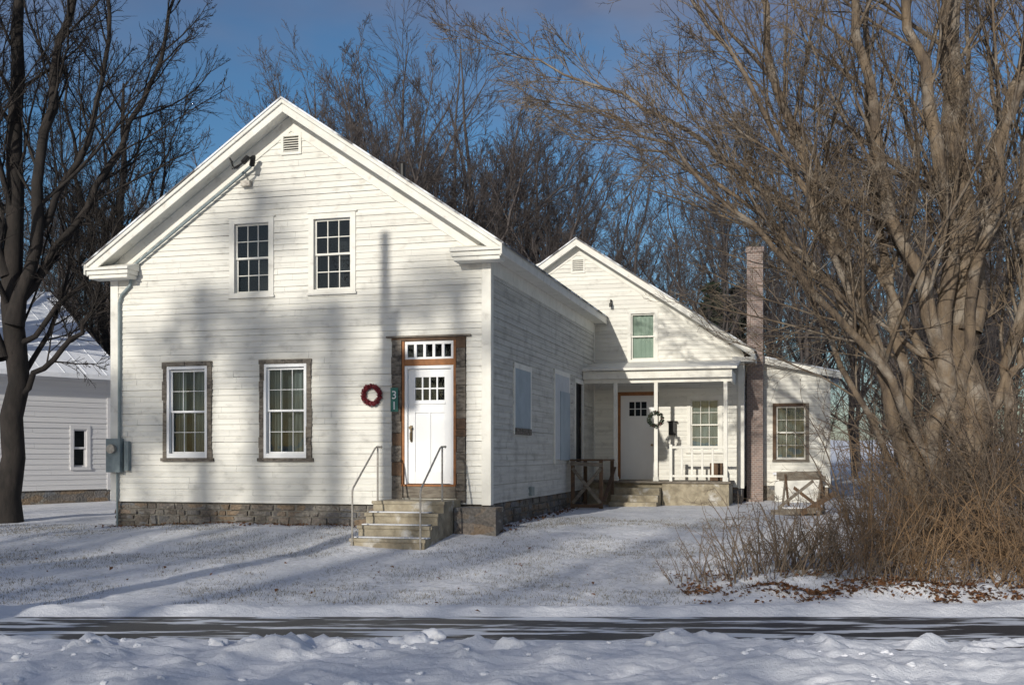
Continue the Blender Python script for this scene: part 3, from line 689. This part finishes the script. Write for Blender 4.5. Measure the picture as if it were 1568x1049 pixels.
def hgt(x, y): return float(height(np.array([x]), np.array([y]))[0])
def blob(V, F, off, c, r, seed, sq=.7):
    import bmesh
    bm = bmesh.new(); bmesh.ops.create_icosphere(bm, subdivisions=3, radius=1)
    rs = np.random.default_rng(seed); k = rs.normal(size=(7, 3)) * 2.2; ph = rs.random(7) * 6
    for v in bm.verts:
        p = np.array(v.co); d = 1 + .13 * sum(math.sin(float(k[i] @ p) * (1 + i * .6) + ph[i]) / (1 + i * .3) for i in range(7))
        V.append((c[0] + p[0] * r * d * 1.25, c[1] + p[1] * r * d, c[2] + p[2] * r * d * sq))
    for f in bm.faces: F.append([v.index + off for v in f.verts])
    n = len(bm.verts); bm.free(); return off + n
Vb = []; Fb = []; off = 0
spec = [(-.85, 9.55, .11), (-.7, 9.6, .08), (-1.0, 9.5, .07), (-2.15, 9.6, .08), (-2.3, 9.55, .09), (-1.75, 9.6, .06), (-1.1, 7.6, .09), (-.95, 7.65, .06), (-2.6, 9.5, .07), (1.2, 9.3, .04)]
for i in range(110): spec.append((random.uniform(-6, 6), random.triangular(6.8, 9.7, 9.4), random.uniform(.010, .035)))
for i, (x, y, r) in enumerate(spec): off = blob(Vb, Fb, off, (x, y, hgt(x, y) + r * .1), r, i)
link('snow_clumps', np_mesh('snow_clumps', np.array(Vb), np.array(Fb), M_CLOD))

# ------------------------------------------------------------------ TREES
def norm(a): return a / (np.linalg.norm(a, axis=-1, keepdims=True) + 1e-9)
def grow(rg, S, Dd, L, R0, R1, n, wander, up):
    B = len(S); P = np.zeros((B, n + 1, 3)); P[:, 0] = S; d = norm(Dd.copy())
    for i in range(n):
        d = d + rg.normal(0, wander, (B, 3)); d[:, 2] += up; d = norm(d)
        P[:, i + 1] = P[:, i] + d * (L / n)[:, None]
    t = np.linspace(0, 1, n + 1)[None]
    return P, R0[:, None] * (1 - t) + R1[:, None] * t
def kids(rg, P, R, L, k, t0, t1, ang, lenf, rf, rmin, lmin=0):
    B, n1, _ = P.shape; n = n1 - 1
    idx = np.repeat(np.arange(B), k); t = t0 + (t1 - t0) * ((np.tile(np.arange(k), B) + rg.random(B * k)) / k)
    f = t * n; i = np.minimum(f.astype(int), n - 1); w = (f - i)[:, None]
    A = P[idx, i]; Bq = P[idx, i + 1]; S = A * (1 - w) + Bq * w; T = norm(Bq - A)
    r = R[idx, i] * (1 - w[:, 0]) + R[idx, i + 1] * w[:, 0]
    q = norm(np.cross(T, rg.normal(size=T.shape)))
    a = rg.normal(ang, .17, len(idx))[:, None]
    Dd = np.cos(a) * T + np.sin(a) * q
    Ln = np.maximum(L[idx] * lenf * (1 - .55 * t) * rg.uniform(.6, 1.3, len(idx)), lmin)
    cap = Ln * .013 + rmin * .5
    return S, Dd, Ln, np.maximum(np.minimum(np.minimum(r * rf, r * .95), cap), rmin)
def tubes(groups):
    Vs = []; Fs = []; off = 0
    for P, R, sides in groups:
        B, N, _ = P.shape; T = np.gradient(P, axis=1); T = norm(T)
        ref = np.tile(np.array([.37, .21, .9]), (B, 1)); par = np.abs((T.mean(1) * norm(ref)).sum(-1)) > .85; ref[par] = (.9, -.3, .1)
        U = norm(np.cross(T, ref[:, None, :])); Vv = np.cross(T, U)
        a = np.arange(sides) * 2 * np.pi / sides
        ring = P[:, :, None] + R[:, :, None, None] * (np.cos(a)[None, None, :, None] * U[:, :, None] + np.sin(a)[None, None, :, None] * Vv[:, :, None])
        Vs.append(ring.reshape(-1, 3))
        b, i, k = np.meshgrid(np.arange(B), np.arange(N - 1), np.arange(sides), indexing='ij')
        base = off + (b * N + i) * sides; k2 = (k + 1) % sides
        Fs.append(np.stack([base + k, base + k2, base + sides + k2, base + sides + k], -1).reshape(-1, 4)); off += B * N * sides
    return np.concatenate(Vs), np.concatenate(Fs)
def stems_to(stems, n, rg, jit=.05):
    Ps = []; Rs = []; Ls = []
    for pts, r0, r1 in stems:
        p = np.array(pts, float); s = np.r_[0, np.cumsum(np.linalg.norm(np.diff(p, axis=0), axis=1))]; t = np.linspace(0, s[-1], n + 1)
        q = np.stack([np.interp(t, s, p[:, c]) for c in range(3)], 1)
        for _ in range(2): q[1:-1] = (q[:-2] + 2 * q[1:-1] + q[2:]) / 4
        q[1:-1] += rg.normal(0, jit, (n - 1, 3)); Ps.append(q)
        u = t / s[-1]; Rs.append((r0 * (1 - u) ** .8 + r1) * (1 + rg.normal(0, .04, n + 1))); Ls.append(s[-1])
    return np.array(Ps), np.array(Rs), np.array(Ls)
def build_tree(seed, stems, levels, n0=18, jit=.05, flare=0):
    rg = np.random.default_rng(seed); P, R, L = stems_to(stems, n0, rg, jit)
    if flare: R[:, 0] *= 1 + flare; R[:, 1] *= 1 + flare * .3
    G = [(P, R, 10)]
    for (k, t0, t1, ang, lenf, rf, n, wander, up, rmin, sides) in levels:
        S, Dd, Ln, r = kids(rg, P, R, L, k, t0, t1, ang, lenf, rf, rmin)
        P, R = grow(rg, S, Dd, Ln, r, np.maximum(r * .3, rmin * .7), n, wander, up); L = Ln
        G.append((P, R, sides))
    return tubes(G)

B = (6.95, 17.0, 0)
def st2(l, r0, r1, yo=0): return ([(x, yo * (i / max(len(l) - 1, 1)), z) for i, (x, z) in enumerate(l)], r0, r1)
stemsR = [
    st2([(-.17, -.2), (-.27, 2.24), (-.06, 4.0), (-.27, 5.86), (-.58, 7.4), (-.89, 9.06), (-1.2, 11)], .14, .03, -.5),
    st2([(.38, -.2), (.30, 3.27), (.20, 5.86), (.12, 8.44), (.1, 13)], .25, .05, .6),
    st2([(-.35, -.2), (-1.0, 2.5), (-1.6, 4.3), (-2.23, 5.75), (-2.75, 7.4), (-3.05, 9.3), (-3.2, 11)], .115, .02, .6),
    st2([(-.2, .8), (-1.3, 2.96), (-2.64, 4.1), (-3.68, 5.03), (-4.6, 5.86), (-5.9, 6.4)], .07, .008, -1.2),
    st2([(.2, 1.4), (-.58, 3.8), (-1.3, 5.86), (-1.7, 7.9), (-2.0, 10.8)], .12, .02, -.8),
    st2([(.3, 3.2), (.66, 5.3), (1.07, 6.9), (1.8, 9), (2.6, 11)], .12, .02, .8),
    st2([(-1.6, 4.3), (-2.85, 5.5), (-4.2, 6.6), (-5.74, 7.4), (-7.2, 7.9)], .05, .007, .8),
    st2([(-.2, 2.2), (-1.4, 5), (-2.6, 7.5), (-4, 9.5)], .06, .012, 1.5),
    st2([(.3, .5), (.9, 2.5), (1.8, 4.2), (3, 6)], .07, .015, .5),
    st2([(-.3, 0.0), (-.9, 4.2), (-1.1, 6.5), (-.9, 9), (-.8, 11)], .085, .015, 1.6),
    st2([(.1, 2), (.3, 5), (.9, 8), (1.2, 11)], .08, .015, -1.6),
    st2([(-1.0, 2.5), (-2.2, 4.8), (-3.2, 6.9), (-4.6, 8.6), (-6.4, 9.6)], .055, .008, -1.0),
    st2([(-1.3, 2.96), (-2.6, 4.9), (-4.3, 6.1), (-6.2, 6.6)], .04, .007, .6),
    st2([(-.5, 0.1), (-1.3, 1.9), (-2.0, 3.4), (-3.0, 5.2), (-4.6, 7.4)], .05, .008, .2),
    st2([(.6, -.1), (1.0, 2.2), (1.2, 4.2), (1.3, 7), (1.6, 10)], .09, .02, .2),
]
lvR = [(17, .22, .98, .52, .38, .38, 8, .08, .03, .009, 4),
       (9, .12, 1, .55, .50, .55, 6, .08, .02, .0055, 3),
       (6, .12, 1, .55, .55, .6, 4, .09, .01, .0038, 3),
       (3, .2, 1, .5, .6, .7, 3, .07, .01, .0032, 3)]
V, F = build_tree(3, stemsR, lvR, flare=.35)
link('multi_stem_maple_tree', np_mesh('multi_stem_maple_tree', V, F, M_BARK_R), B)

stemsL = [
    st2([(0, -.3), (.15, 2.5), (.15, 4.5), (0, 6.5), (.2, 9), (.1, 14)], .22, .04, .3),
    st2([(.15, 2.4), (1.1, 3.47), (1.8, 4.1), (2.1, 5.2), (2.5, 6.2)], .06, .01, -.3),
    st2([(.15, 4.0), (.6, 5.9), (1.0, 8.55), (1.55, 10.6), (2, 14)], .12, .02, -.5),
    st2([(.15, 4.4), (1.3, 6.1), (2.3, 7.9), (3.1, 9.8), (3.6, 12.5)], .075, .012, .6),
    st2([(.1, 3.4), (1.5, 5.0), (2.5, 6.4), (3.2, 8.4)], .05, .01, 1.0),
    st2([(-.1, 3.3), (-1, 6), (-1.8, 9), (-2, 13)], .10, .02, .5),
    st2([(.6, 5.9), (1.8, 7.6), (2.3, 10), (2.6, 13)], .06, .012, -.8),
    st2([(0, 5), (-.6, 8), (-.4, 11), (-.5, 14)], .08, .015, -1.2),
]
lvL = [(18, .2, .98, .6, .36, .45, 8, .08, .035, .010, 4),
       (9, .12, 1, .55, .48, .55, 6, .09, .025, .0065, 3),
       (6, .12, 1, .52, .55, .6, 4, .09, .02, .0048, 3),
       (3, .2, 1, .5, .6, .7, 3, .07, .02, .004, 3)]
V, F = build_tree(5, stemsL, lvL, flare=.5)
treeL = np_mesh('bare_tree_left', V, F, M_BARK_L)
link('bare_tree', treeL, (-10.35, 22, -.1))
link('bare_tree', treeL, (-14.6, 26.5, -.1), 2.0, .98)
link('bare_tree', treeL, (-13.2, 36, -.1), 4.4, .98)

bg = []
for s in range(4):
    rg = np.random.default_rng(40 + s)
    trunk = [([(0, 0, -.5), (rg.normal(0, .2), rg.normal(0, .2), 5), (rg.normal(0, .5), rg.normal(0, .5), 11), (rg.normal(0, .9), rg.normal(0, .9), 17)], .12, .012)]
    for q in range(7):
        a = q * .9 + rg.random(); z = rg.uniform(2.5, 8); sp = rg.uniform(1.6, 3.6); tp = rg.uniform(6.8, 9.2)
        trunk.append(([(0, 0, z), (math.cos(a) * sp * .5, math.sin(a) * sp * .5, z + tp * .33), (math.cos(a) * sp, math.sin(a) * sp, z + tp * .7), (math.cos(a) * sp * 1.3, math.sin(a) * sp * 1.3, z + tp)], .055, .008))
    lv = [(13, .15, .98, .55, .33, .4, 6, .06, .05, .010, 3), (8, .12, 1, .52, .52, .6, 5, .07, .035, .0075, 3), (5, .12, 1, .5, .6, .7, 3, .08, .03, .006, 3), (3, .2, 1, .45, .65, .8, 2, .06, .03, .0055, 3)]
    V, F = build_tree(60 + s, trunk, lv, n0=12); bg.append(np_mesh('bg_tree_mesh', V, F, M_BARK_B))
BG = empty('background_trees')
lay = []
for tb, Y, h in [(-.27, 44, 14), (-.235, 50, 16), (-.205, 44, 16), (-.18, 46, 17.5), (-.15, 46, 18.4), (-.11, 44, 17.8), (-.08, 50, 19), (-.05, 45, 18), (-.015, 48, 18), (.02, 46, 15.5), (.055, 44, 14),
                 (-.19, 56, 20), (-.165, 60, 22), (-.13, 57, 22), (-.095, 60, 23), (-.065, 56, 22), (-.03, 58, 21), (.005, 56, 19), (.04, 58, 18),
                 (.09, 47, 14), (.12, 43, 13), (.16, 46, 14), (.20, 44, 15), (.24, 47, 16), (.28, 43, 15), (.32, 46, 16), (.37, 44, 17), (.41, 47, 17), (.45, 43, 17), (.5, 45, 17), (.56, 44, 17),
                 (-.33, 50, 15), (-.37, 45, 14), (-.42, 48, 15), (-.47, 50, 16), (-.53, 46, 16)]:
    lay.append((tb * Y, Y, h))
for i in range(24):
    Y = random.uniform(56, 76); tb = random.uniform(-.60, .60); lay.append((tb * Y, Y, random.uniform(12, 17) * (1 if abs(tb + .24) > .07 else .8)))
for i in range(16):
    Y = random.uniform(34, 42); tb = random.uniform(.19, .6); lay.append((tb * Y, Y, random.uniform(6, 11)))
for i in range(10):
    Y = random.uniform(44, 52); tb = random.uniform(-.6, .2); lay.append((tb * Y, Y, random.uniform(7, 10)))
for i, (x, y, h) in enumerate(lay):
    s = h / 17.5; link('tree', bg[i % 4], (x, y, hgt(x, y)), random.uniform(0, 6.28), (s * random.uniform(.95, 1.3), s * random.uniform(.95, 1.3), s), BG)

def tris(rg, c, smin, smax):
    m = len(c); d = norm(rg.normal(size=(m, 3)) * (1, 1, .5)); e = norm(np.cross(d, rg.normal(size=(m, 3)))); s = rg.uniform(smin, smax, m)[:, None]
    return np.stack([c - d * s, c + d * s, c + e * s * .45], 1)
def pine(seed, Hh, Rr):
    rg = np.random.default_rng(seed); nb_ = 150
    t = np.sort(rg.uniform(.12, 1, nb_)) ; a = rg.random(nb_) * 6.283; Lb = Rr * (1 - t) ** .8 * rg.uniform(.55, 1.15, nb_) + .2
    tri = []
    for i in range(nb_):
        m = int(30 + 60 * Lb[i] / Rr); u = rg.random(m) ** .7; w = rg.normal(0, .13, (m, 3)) * (Lb[i] * .5 + .4)
        c = np.stack([np.cos(a[i]) * Lb[i] * u, np.sin(a[i]) * Lb[i] * u, Hh * t[i] - .35 * Lb[i] * u ** 2 + .1 * u], 1) + w * (1, 1, .5)
        tri.append(tris(rg, c, .1, .26))
    T = np.concatenate(tri).reshape(-1, 3); return T, np.arange(len(T)).reshape(-1, 3)
def conifer(name, loc, Hh, Rr, seed):
    e = empty(name, loc); V, F = pine(seed, Hh, Rr); link('foliage', np_mesh('conifer_foliage', V, F, M_FIR, False), parent=e)
    mb = MB(); mb.tube([(0, 0, -.5), (0, 0, Hh * .5), (0, 0, Hh * .97)], .02 * Hh ** .8, M_BARK_L); mb.done('trunk', e)
conifer('pine_tree', (7.4, 40, .2), 7.4, 2.2, 1)
conifer('pine_tree', (9.0, 43, .2), 7.8, 2.2, 2)
def shadow_pine(loc, Hh, clumps, seed):  # unseen pine added behind the camera, clumps shaped to cast blotchy shade
    rg = np.random.default_rng(seed); e = empty('shadow_pine_tree', loc); mb = MB(); tri = []
    mb.tube([(0, 0, -.5), (.1, 0, Hh * .5), (0, 0, Hh)], .16, M_BARK_L, 8)
    for dx, dz, r in clumps:
        c0 = np.array([dx * math.cos(SAZ), -dx * math.sin(SAZ) + rg.normal(0, .6), Hh - dz])
        mb.tube([(0, 0, Hh - dz - .5 - abs(dx) * .2), tuple(c0)], .05, M_BARK_L, 5)
        m = int(420 * r * r); q = rg.normal(size=(m, 3)); q = norm(q) * (rg.random((m, 1)) ** .45) * r * (1.25, 1.25, .5)
        tri.append(tris(rg, c0 + q, .08, .2))
    T = np.concatenate(tri).reshape(-1, 3); link('foliage', np_mesh('pine_clumps', T, np.arange(len(T)).reshape(-1, 3), M_FIR, False), parent=e); mb.done('trunk_and_limbs', e)

def shrub(seed, n, rad, h, lean, rmin, k2=5, wob=.07):
    rg = np.random.default_rng(seed); a = rg.random(n) * 6.283; q = np.sqrt(rg.random(n)) * rad
    S = np.stack([np.cos(a) * q, np.sin(a) * q, np.full(n, -.1)], 1)
    Dd = np.stack([np.cos(a) * lean * rg.random(n) + rg.normal(0, .3, n), np.sin(a) * lean * rg.random(n) + rg.normal(0, .3, n), np.ones(n)], 1)
    L = h * rg.uniform(.3, 1.2, n); r = rmin * 2.6 * rg.uniform(.6, 1.7, n)
    P, R = grow(rg, S, Dd, L, r, r * .3, 8, wob, -.02); G = [(P, R, 4)]
    S, Dd, Ln, r = kids(rg, P, R, L, k2, .2, 1, .85, .45, .6, rmin); P, R = grow(rg, S, Dd, Ln, r, r * .5, 5, .16, .01); G.append((P, R, 3)); L = Ln
    S, Dd, Ln, r = kids(rg, P, R, L, 4, .2, 1, .75, .5, .6, rmin * .8); P, R = grow(rg, S, Dd, Ln, r, r * .5, 3, .13, .01); G.append((P, R, 3))
    return tubes(G)
V, F = shrub(1, 17, .6, 2.2, .7, .0042, 5, .14); sh1 = np_mesh('shrub_a', V, F, M_BRUSH)
V, F = shrub(2, 20, .5, 1.4, .9, .0034, 4, .15); sh2 = np_mesh('shrub_b', V, F, M_BRUSH)
V, F = shrub(3, 18, .45, 1.1, .9, .0036, 3, .12); sh3 = np_mesh('shrub_c', V, F, M_BRUSH2)
V, F = shrub(4, 20, .7, 3.1, .55, .0055, 6, .11); sh4 = np_mesh('shrub_d', V, F, M_BRUSH2)
TH = empty('dry_shrub_thicket')
def ps(me, x, y, s, nm): link(nm, me, (x, y, hgt(x, y)), random.uniform(0, 6.28), s * random.uniform(.85, 1.15), TH)
for x, y, s in [(4.9, 13.6, .55), (5.5, 13.8, .7), (6.2, 13.4, .8), (6.6, 14.2, .95), (5.7, 14.8, .8), (6.8, 13.2, .75), (7.4, 13.8, .85), (7.1, 15.2, 1.0), (6.2, 15.8, .95), (8.0, 14.6, 1.1), (7.8, 16.4, 1.2), (5.3, 15.4, .6), (6.0, 12.9, .65), (7.3, 14.6, 1.0)]:
    ps(sh1, x, y, s, 'stems')
for x, y, s in [(4.3, 13.1, .8), (4.9, 12.7, .7), (5.6, 12.7, .8), (6.3, 12.5, .8), (4.6, 14.2, .8), (5.9, 12.6, .5), (5.2, 13.0, .9), (3.9, 13.8, .7), (4.7, 13.3, .9)]: ps(sh2, x, y, s, 'arching_stems')
for x, y, s in [(2.6, 13.2, .75), (3.0, 13.0, .9), (3.4, 13.1, 1.0), (3.8, 13.3, .95), (3.2, 13.6, .8), (4.1, 12.8, .8), (2.2, 13.4, .5), (5.4, 14.3, 1.3), (6.6, 12.6, 1.1), (4.4, 12.5, .6), (5.1, 12.4, .6), (3.5, 13.7, 1.2), (4.3, 13.7, 1.2)]: ps(sh3, x, y, s, 'twigs')
for x, y, s in [(7.2, 18.2, 1), (8.4, 17.5, 1.1), (6.6, 19.2, .8), (9.2, 19, 1.2), (7.9, 20.5, 1), (8.8, 22.5, 1.1), (10.2, 22, 1.2), (6.0, 17.2, .7), (9.8, 26, 1.2), (11.5, 25, 1.3), (6.9, 14.6, .9), (7.6, 15.6, 1.1), (5.9, 15, .6), (6.3, 13.6, .65), (5.3, 14.2, .5), (6.8, 13.8, .8)]: ps(sh4, x, y, s, 'saplings')

def blades(n, xr, yr, h, w, seed, rej=None, clump=.5):
    rg = np.random.default_rng(seed); x = rg.uniform(*xr, n * 3); y = rg.uniform(*yr, n * 3)
    keep = fbm(x * .9 + 3, y * .9, 4) + rg.normal(0, .05, n * 3) > clump
    if rej is not None: keep &= rej(x, y)
    x = x[keep][:n]; y = y[keep][:n]; m = len(x); z = height(x, y) - .01; hh = h * rg.uniform(.4, 1.2, m); a = rg.random(m) * 6.28; l = rg.normal(0, .5, (m, 2)) * hh[:, None]
    V = np.zeros((m, 3, 3)); dx = np.cos(a) * w; dy = np.sin(a) * w
    V[:, 0] = np.stack([x - dx, y - dy, z], 1); V[:, 1] = np.stack([x + dx, y + dy, z], 1); V[:, 2] = np.stack([x + l[:, 0], y + l[:, 1], z + hh], 1)
    return V.reshape(-1, 3), np.arange(m * 3).reshape(m, 3)
def outside(x, y):
    c, s = math.cos(math.radians(-15.1)), math.sin(math.radians(-15.1)); dx = x + .38; dy = y - 18.4
    lx = dx * c + dy * s; ly = -dx * s + dy * c
    return ~((lx > -7.5) & (lx < .05) & (ly > -.0)) & ~((lx > -1.9) & (lx < -.4) & (ly > -2.2) & (ly < 0))
V, F = blades(42000, (-11, 5), (11.9, 21), .045, .004, 1, outside, .46)
link('dead_grass', np_mesh('dead_grass', V, F, M_GRASS, False))
def leaves(n, fx, seed):
    rg = np.random.default_rng(seed); x, y = fx(rg, n); m = len(x); z = height(x, y) + rg.uniform(.002, .03, m)
    nrm = norm(np.stack([rg.normal(0, .5, m), rg.normal(0, .5, m), np.ones(m)], 1)); t = norm(np.cross(nrm, rg.normal(size=(m, 3)))); b = np.cross(nrm, t)
    s = rg.uniform(.015, .042, m)[:, None]; c = np.stack([x, y, z], 1)
    V = np.stack([c - t * s, c - b * s * .6 + nrm * s * .3, c + t * s, c + b * s * .6 + nrm * s * .3], 1).reshape(-1, 3)
    return V, np.arange(m * 4).reshape(m, 4)
def lf(rg, n):
    x = rg.uniform(2.0, 9.5, n * 3); y = 11.8 + np.abs(rg.normal(0, 1.0, n * 3)) ; k = (fbm(x * 2.3, y * 2.3) + rg.normal(0, .08, n * 3) > .50); return x[k][:n], y[k][:n]
V1, F1 = leaves(3600, lf, 3)
def lf2(rg, n):
    t = rg.uniform(-7.6, .3, n); q = -np.abs(rg.normal(0, .12, n)) - .06; sel = rg.random(n) < .35
    lx = np.where(sel, .06 + np.abs(rg.normal(0, .15, n)), t); ly = np.where(sel, rg.uniform(-.2, 6, n), q)
    c, s = math.cos(math.radians(-15.1)), math.sin(math.radians(-15.1)); return -.38 + lx * c - ly * s, 18.4 + lx * s + ly * c
V2, F2 = leaves(700, lf2, 4)
def lf3(rg, n): return rg.uniform(-9, 9, n), rg.uniform(11.5, 18, n)
V3, F3 = leaves(120, lf3, 5)
VV = np.concatenate([V1, V2, V3]); FF = np.concatenate([F1, F2 + len(V1), F3 + len(V1) + len(V2)])
link('fallen_leaves', np_mesh('fallen_leaves', VV, FF, M_LEAF, False))

pt = MB()
for x in (-.55, 0, .55): pt.box(x - .03, x + .03, -.4, .4, .0, .09, M_GREYWOOD)
for i in range(5): pt.box(-.62, .62, -.4 + i * .17, -.4 + i * .17 + .1, .092, .112, M_GREYWOOD)
for x in (-.5, .5):
    pt.beam((x, -.38, .1), (x, .22, .82), .06, .04, M_GREYWOOD); pt.beam((x + .05, .38, .1), (x + .05, -.16, .82), .06, .04, M_BRWOOD)
pt.beam((-.66, .02, .72), (.66, .02, .76), .08, .05, M_GREYWOOD)
pt.beam((-.62, -.40, .12), (.35, -.18, .70), .07, .03, M_GREYWOOD); pt.beam((.62, -.44, .12), (-.20, -.2, .55), .07, .03, M_BRWOOD)
pt.beam((-.8, -.5, .03), (.5, -.62, .10), .12, .03, M_GREYWOOD); pt.beam((.1, -.7, .03), (.95, -.1, .45), .12, .03, M_BRWOOD)
pt.beam((-.75, .1, .79), (.55, .0, .82), .16, .03, M_GREYWOOD)
pt.box(-.5, .5, -.38, .3, .114, .15, M_CLOD)
o = pt.done('pallet_and_board_pile'); o.location = (6.05, 22.4, hgt(6.05, 22.4)); o.rotation_euler = (0, 0, math.radians(-25)); o.scale = (.72, .72, 1.0)

# ------------------------------------------------------------------ across the street, behind the viewpoint
SAZ = math.radians(24); SEL = math.radians(19)
Sv = Vector((-math.sin(SAZ) * math.cos(SEL), -math.cos(SAZ) * math.cos(SEL), math.sin(SEL)))
up = MB()
up.tube([(0, 0, -.8), (0, 0, 5), (0, 0, 9.6)], .18, M_GREYWOOD, 12)
up.tube([(-.1, 0, 9.4), (-.1, 0, 11.0)], .09, M_GREYWOOD, 12)
up.tube([(.30, 0, 7.9), (.30, 0, 8.8)], .22, M_GREYMETAL, 14)
o = up.done('utility_pole'); o.location = (-8.45, 4.7, -.5)
def behind(d, lat):
    return (-3.9 - math.sin(SAZ) * d - math.cos(SAZ) * lat, 19 - math.cos(SAZ) * d + math.sin(SAZ) * lat)
for d, lat, h, mi, rz in [(46, 1, 20, 2, 1), (50, -5, 22, 3, 2.2), (50, 6, 22, 0, 4), (30, 2.2, 13, 1, .4)]:
    bx, by = behind(d, lat); s = h / 17.5; link('street_tree', bg[mi], (bx, by, -.4), rz, (s * 1.3, s * 1.3, s))
TE = math.tan(SEL)
def wp(d, lat, top, clumps, seed):  # added pine, height set so its shadow tops out at the given wall height
    bx, by = behind(d, lat); shadow_pine((bx, by, -.4), top + .4 + d * TE, clumps, seed)
wp(42, 2.0, 4.4, [(.3, .5, .8), (-.9, .9, .8), (1.1, 1.3, .7), (-.2, 1.9, .6)], 1)
wp(48, -.6, 4.2, [(0, .4, .7), (-.8, .8, .9), (.9, 1.2, .6), (-1.7, 1.4, .5)], 2)
wp(45, -2.9, 4.6, [(.2, .5, .7), (-.7, .8, .7), (.8, 1.1, .5)], 3)
wp(52, .9, 6.3, [(.2, .3, .5), (-.5, .8, .6), (.6, 1.2, .4)], 4)
wp(50, 3.9, 2.6, [(0, .3, 1.0), (-.9, .7, .8), (1.1, .9, .8), (0, 1.6, .7)], 5)

# ------------------------------------------------------------------ WORLD / SUN / CAMERA
w = bpy.data.worlds.new('World'); scene.world = w; w.use_nodes = True; nt = w.node_tree; nt.nodes.clear()
out = _n(nt, 'ShaderNodeOutputWorld'); bgd = _n(nt, 'ShaderNodeBackground'); bgd.inputs[1].default_value = .095
sky = _n(nt, 'ShaderNodeTexSky', sky_type='NISHITA'); sky.sun_disc = False; sky.sun_elevation = SEL
sky.sun_rotation = math.atan2(Sv.x, Sv.y) % (2 * math.pi); sky.ozone_density = 3
L = nt.links.new
tc = _n(nt, 'ShaderNodeTexCoord'); mp = _n(nt, 'ShaderNodeMapping'); mp.inputs['Scale'].default_value = (1, 1, 2.6); mp.inputs['Location'].default_value = (.3, .2, .1)
nz = _n(nt, 'ShaderNodeTexNoise'); nz.inputs['Scale'].default_value = 2.6; nz.inputs['Detail'].default_value = 6
L(tc.outputs['Generated'], mp.inputs[0]); L(mp.outputs[0], nz.inputs['Vector'])
sx = _n(nt, 'ShaderNodeSeparateXYZ'); L(tc.outputs['Generated'], sx.inputs[0])
el_ = _n(nt, 'ShaderNodeMapRange'); el_.inputs[1].default_value = .20; el_.inputs[2].default_value = .38; el_.inputs[3].default_value = -.16; el_.inputs[4].default_value = .20
L(sx.outputs[2], el_.inputs[0])
ad = _n(nt, 'ShaderNodeMath', operation='ADD'); L(nz.outputs['Fac'], ad.inputs[0]); L(el_.outputs[0], ad.inputs[1])
rm = _n(nt, 'ShaderNodeMapRange'); rm.inputs[1].default_value = .45; rm.inputs[2].default_value = .70; rm.inputs[4].default_value = .85
L(ad.outputs[0], rm.inputs[0])
nz2 = _n(nt, 'ShaderNodeTexNoise'); nz2.inputs['Scale'].default_value = 5; nz2.inputs['Detail'].default_value = 6; L(mp.outputs[0], nz2.inputs['Vector'])
cc = _n(nt, 'ShaderNodeMix', data_type='RGBA'); cc.inputs[6].default_value = (1.45, 1.8, 2.9, 1); cc.inputs[7].default_value = (2.3, 2.6, 3.6, 1)
r2 = _n(nt, 'ShaderNodeMapRange'); r2.inputs[1].default_value = .38; r2.inputs[2].default_value = .64; L(nz2.outputs['Fac'], r2.inputs[0]); L(r2.outputs[0], cc.inputs[0])
hs = _n(nt, 'ShaderNodeHueSaturation'); hs.inputs['Saturation'].default_value = 1.2; L(sky.outputs[0], hs.inputs['Color'])
mx = _n(nt, 'ShaderNodeMix', data_type='RGBA')
L(rm.outputs[0], mx.inputs[0]); L(hs.outputs[0], mx.inputs[6]); L(cc.outputs[2], mx.inputs[7]); L(mx.outputs[2], bgd.inputs[0]); L(bgd.outputs[0], out.inputs[0])

sl = bpy.data.lights.new('sun', 'SUN'); sl.energy = 3.7; sl.angle = math.radians(.53); sl.color = (1, .94, .83)
so = bpy.data.objects.new('sun', sl); COL.objects.link(so); so.rotation_euler = Sv.to_track_quat('Z', 'Y').to_euler(); so.location = (-20, -20, 30)

cam = bpy.data.cameras.new('camera'); cam.lens = 37.77; cam.sensor_width = 36; cam.shift_y = .110; cam.clip_end = 3000; cam.clip_start = .1
co = bpy.data.objects.new('camera', cam); COL.objects.link(co); co.location = (0, 0, 1.24); co.rotation_euler = (math.radians(90), 0, 0); scene.camera = co
scene.view_settings.view_transform = 'Standard'; scene.view_settings.look = 'None'; scene.view_settings.exposure = 0
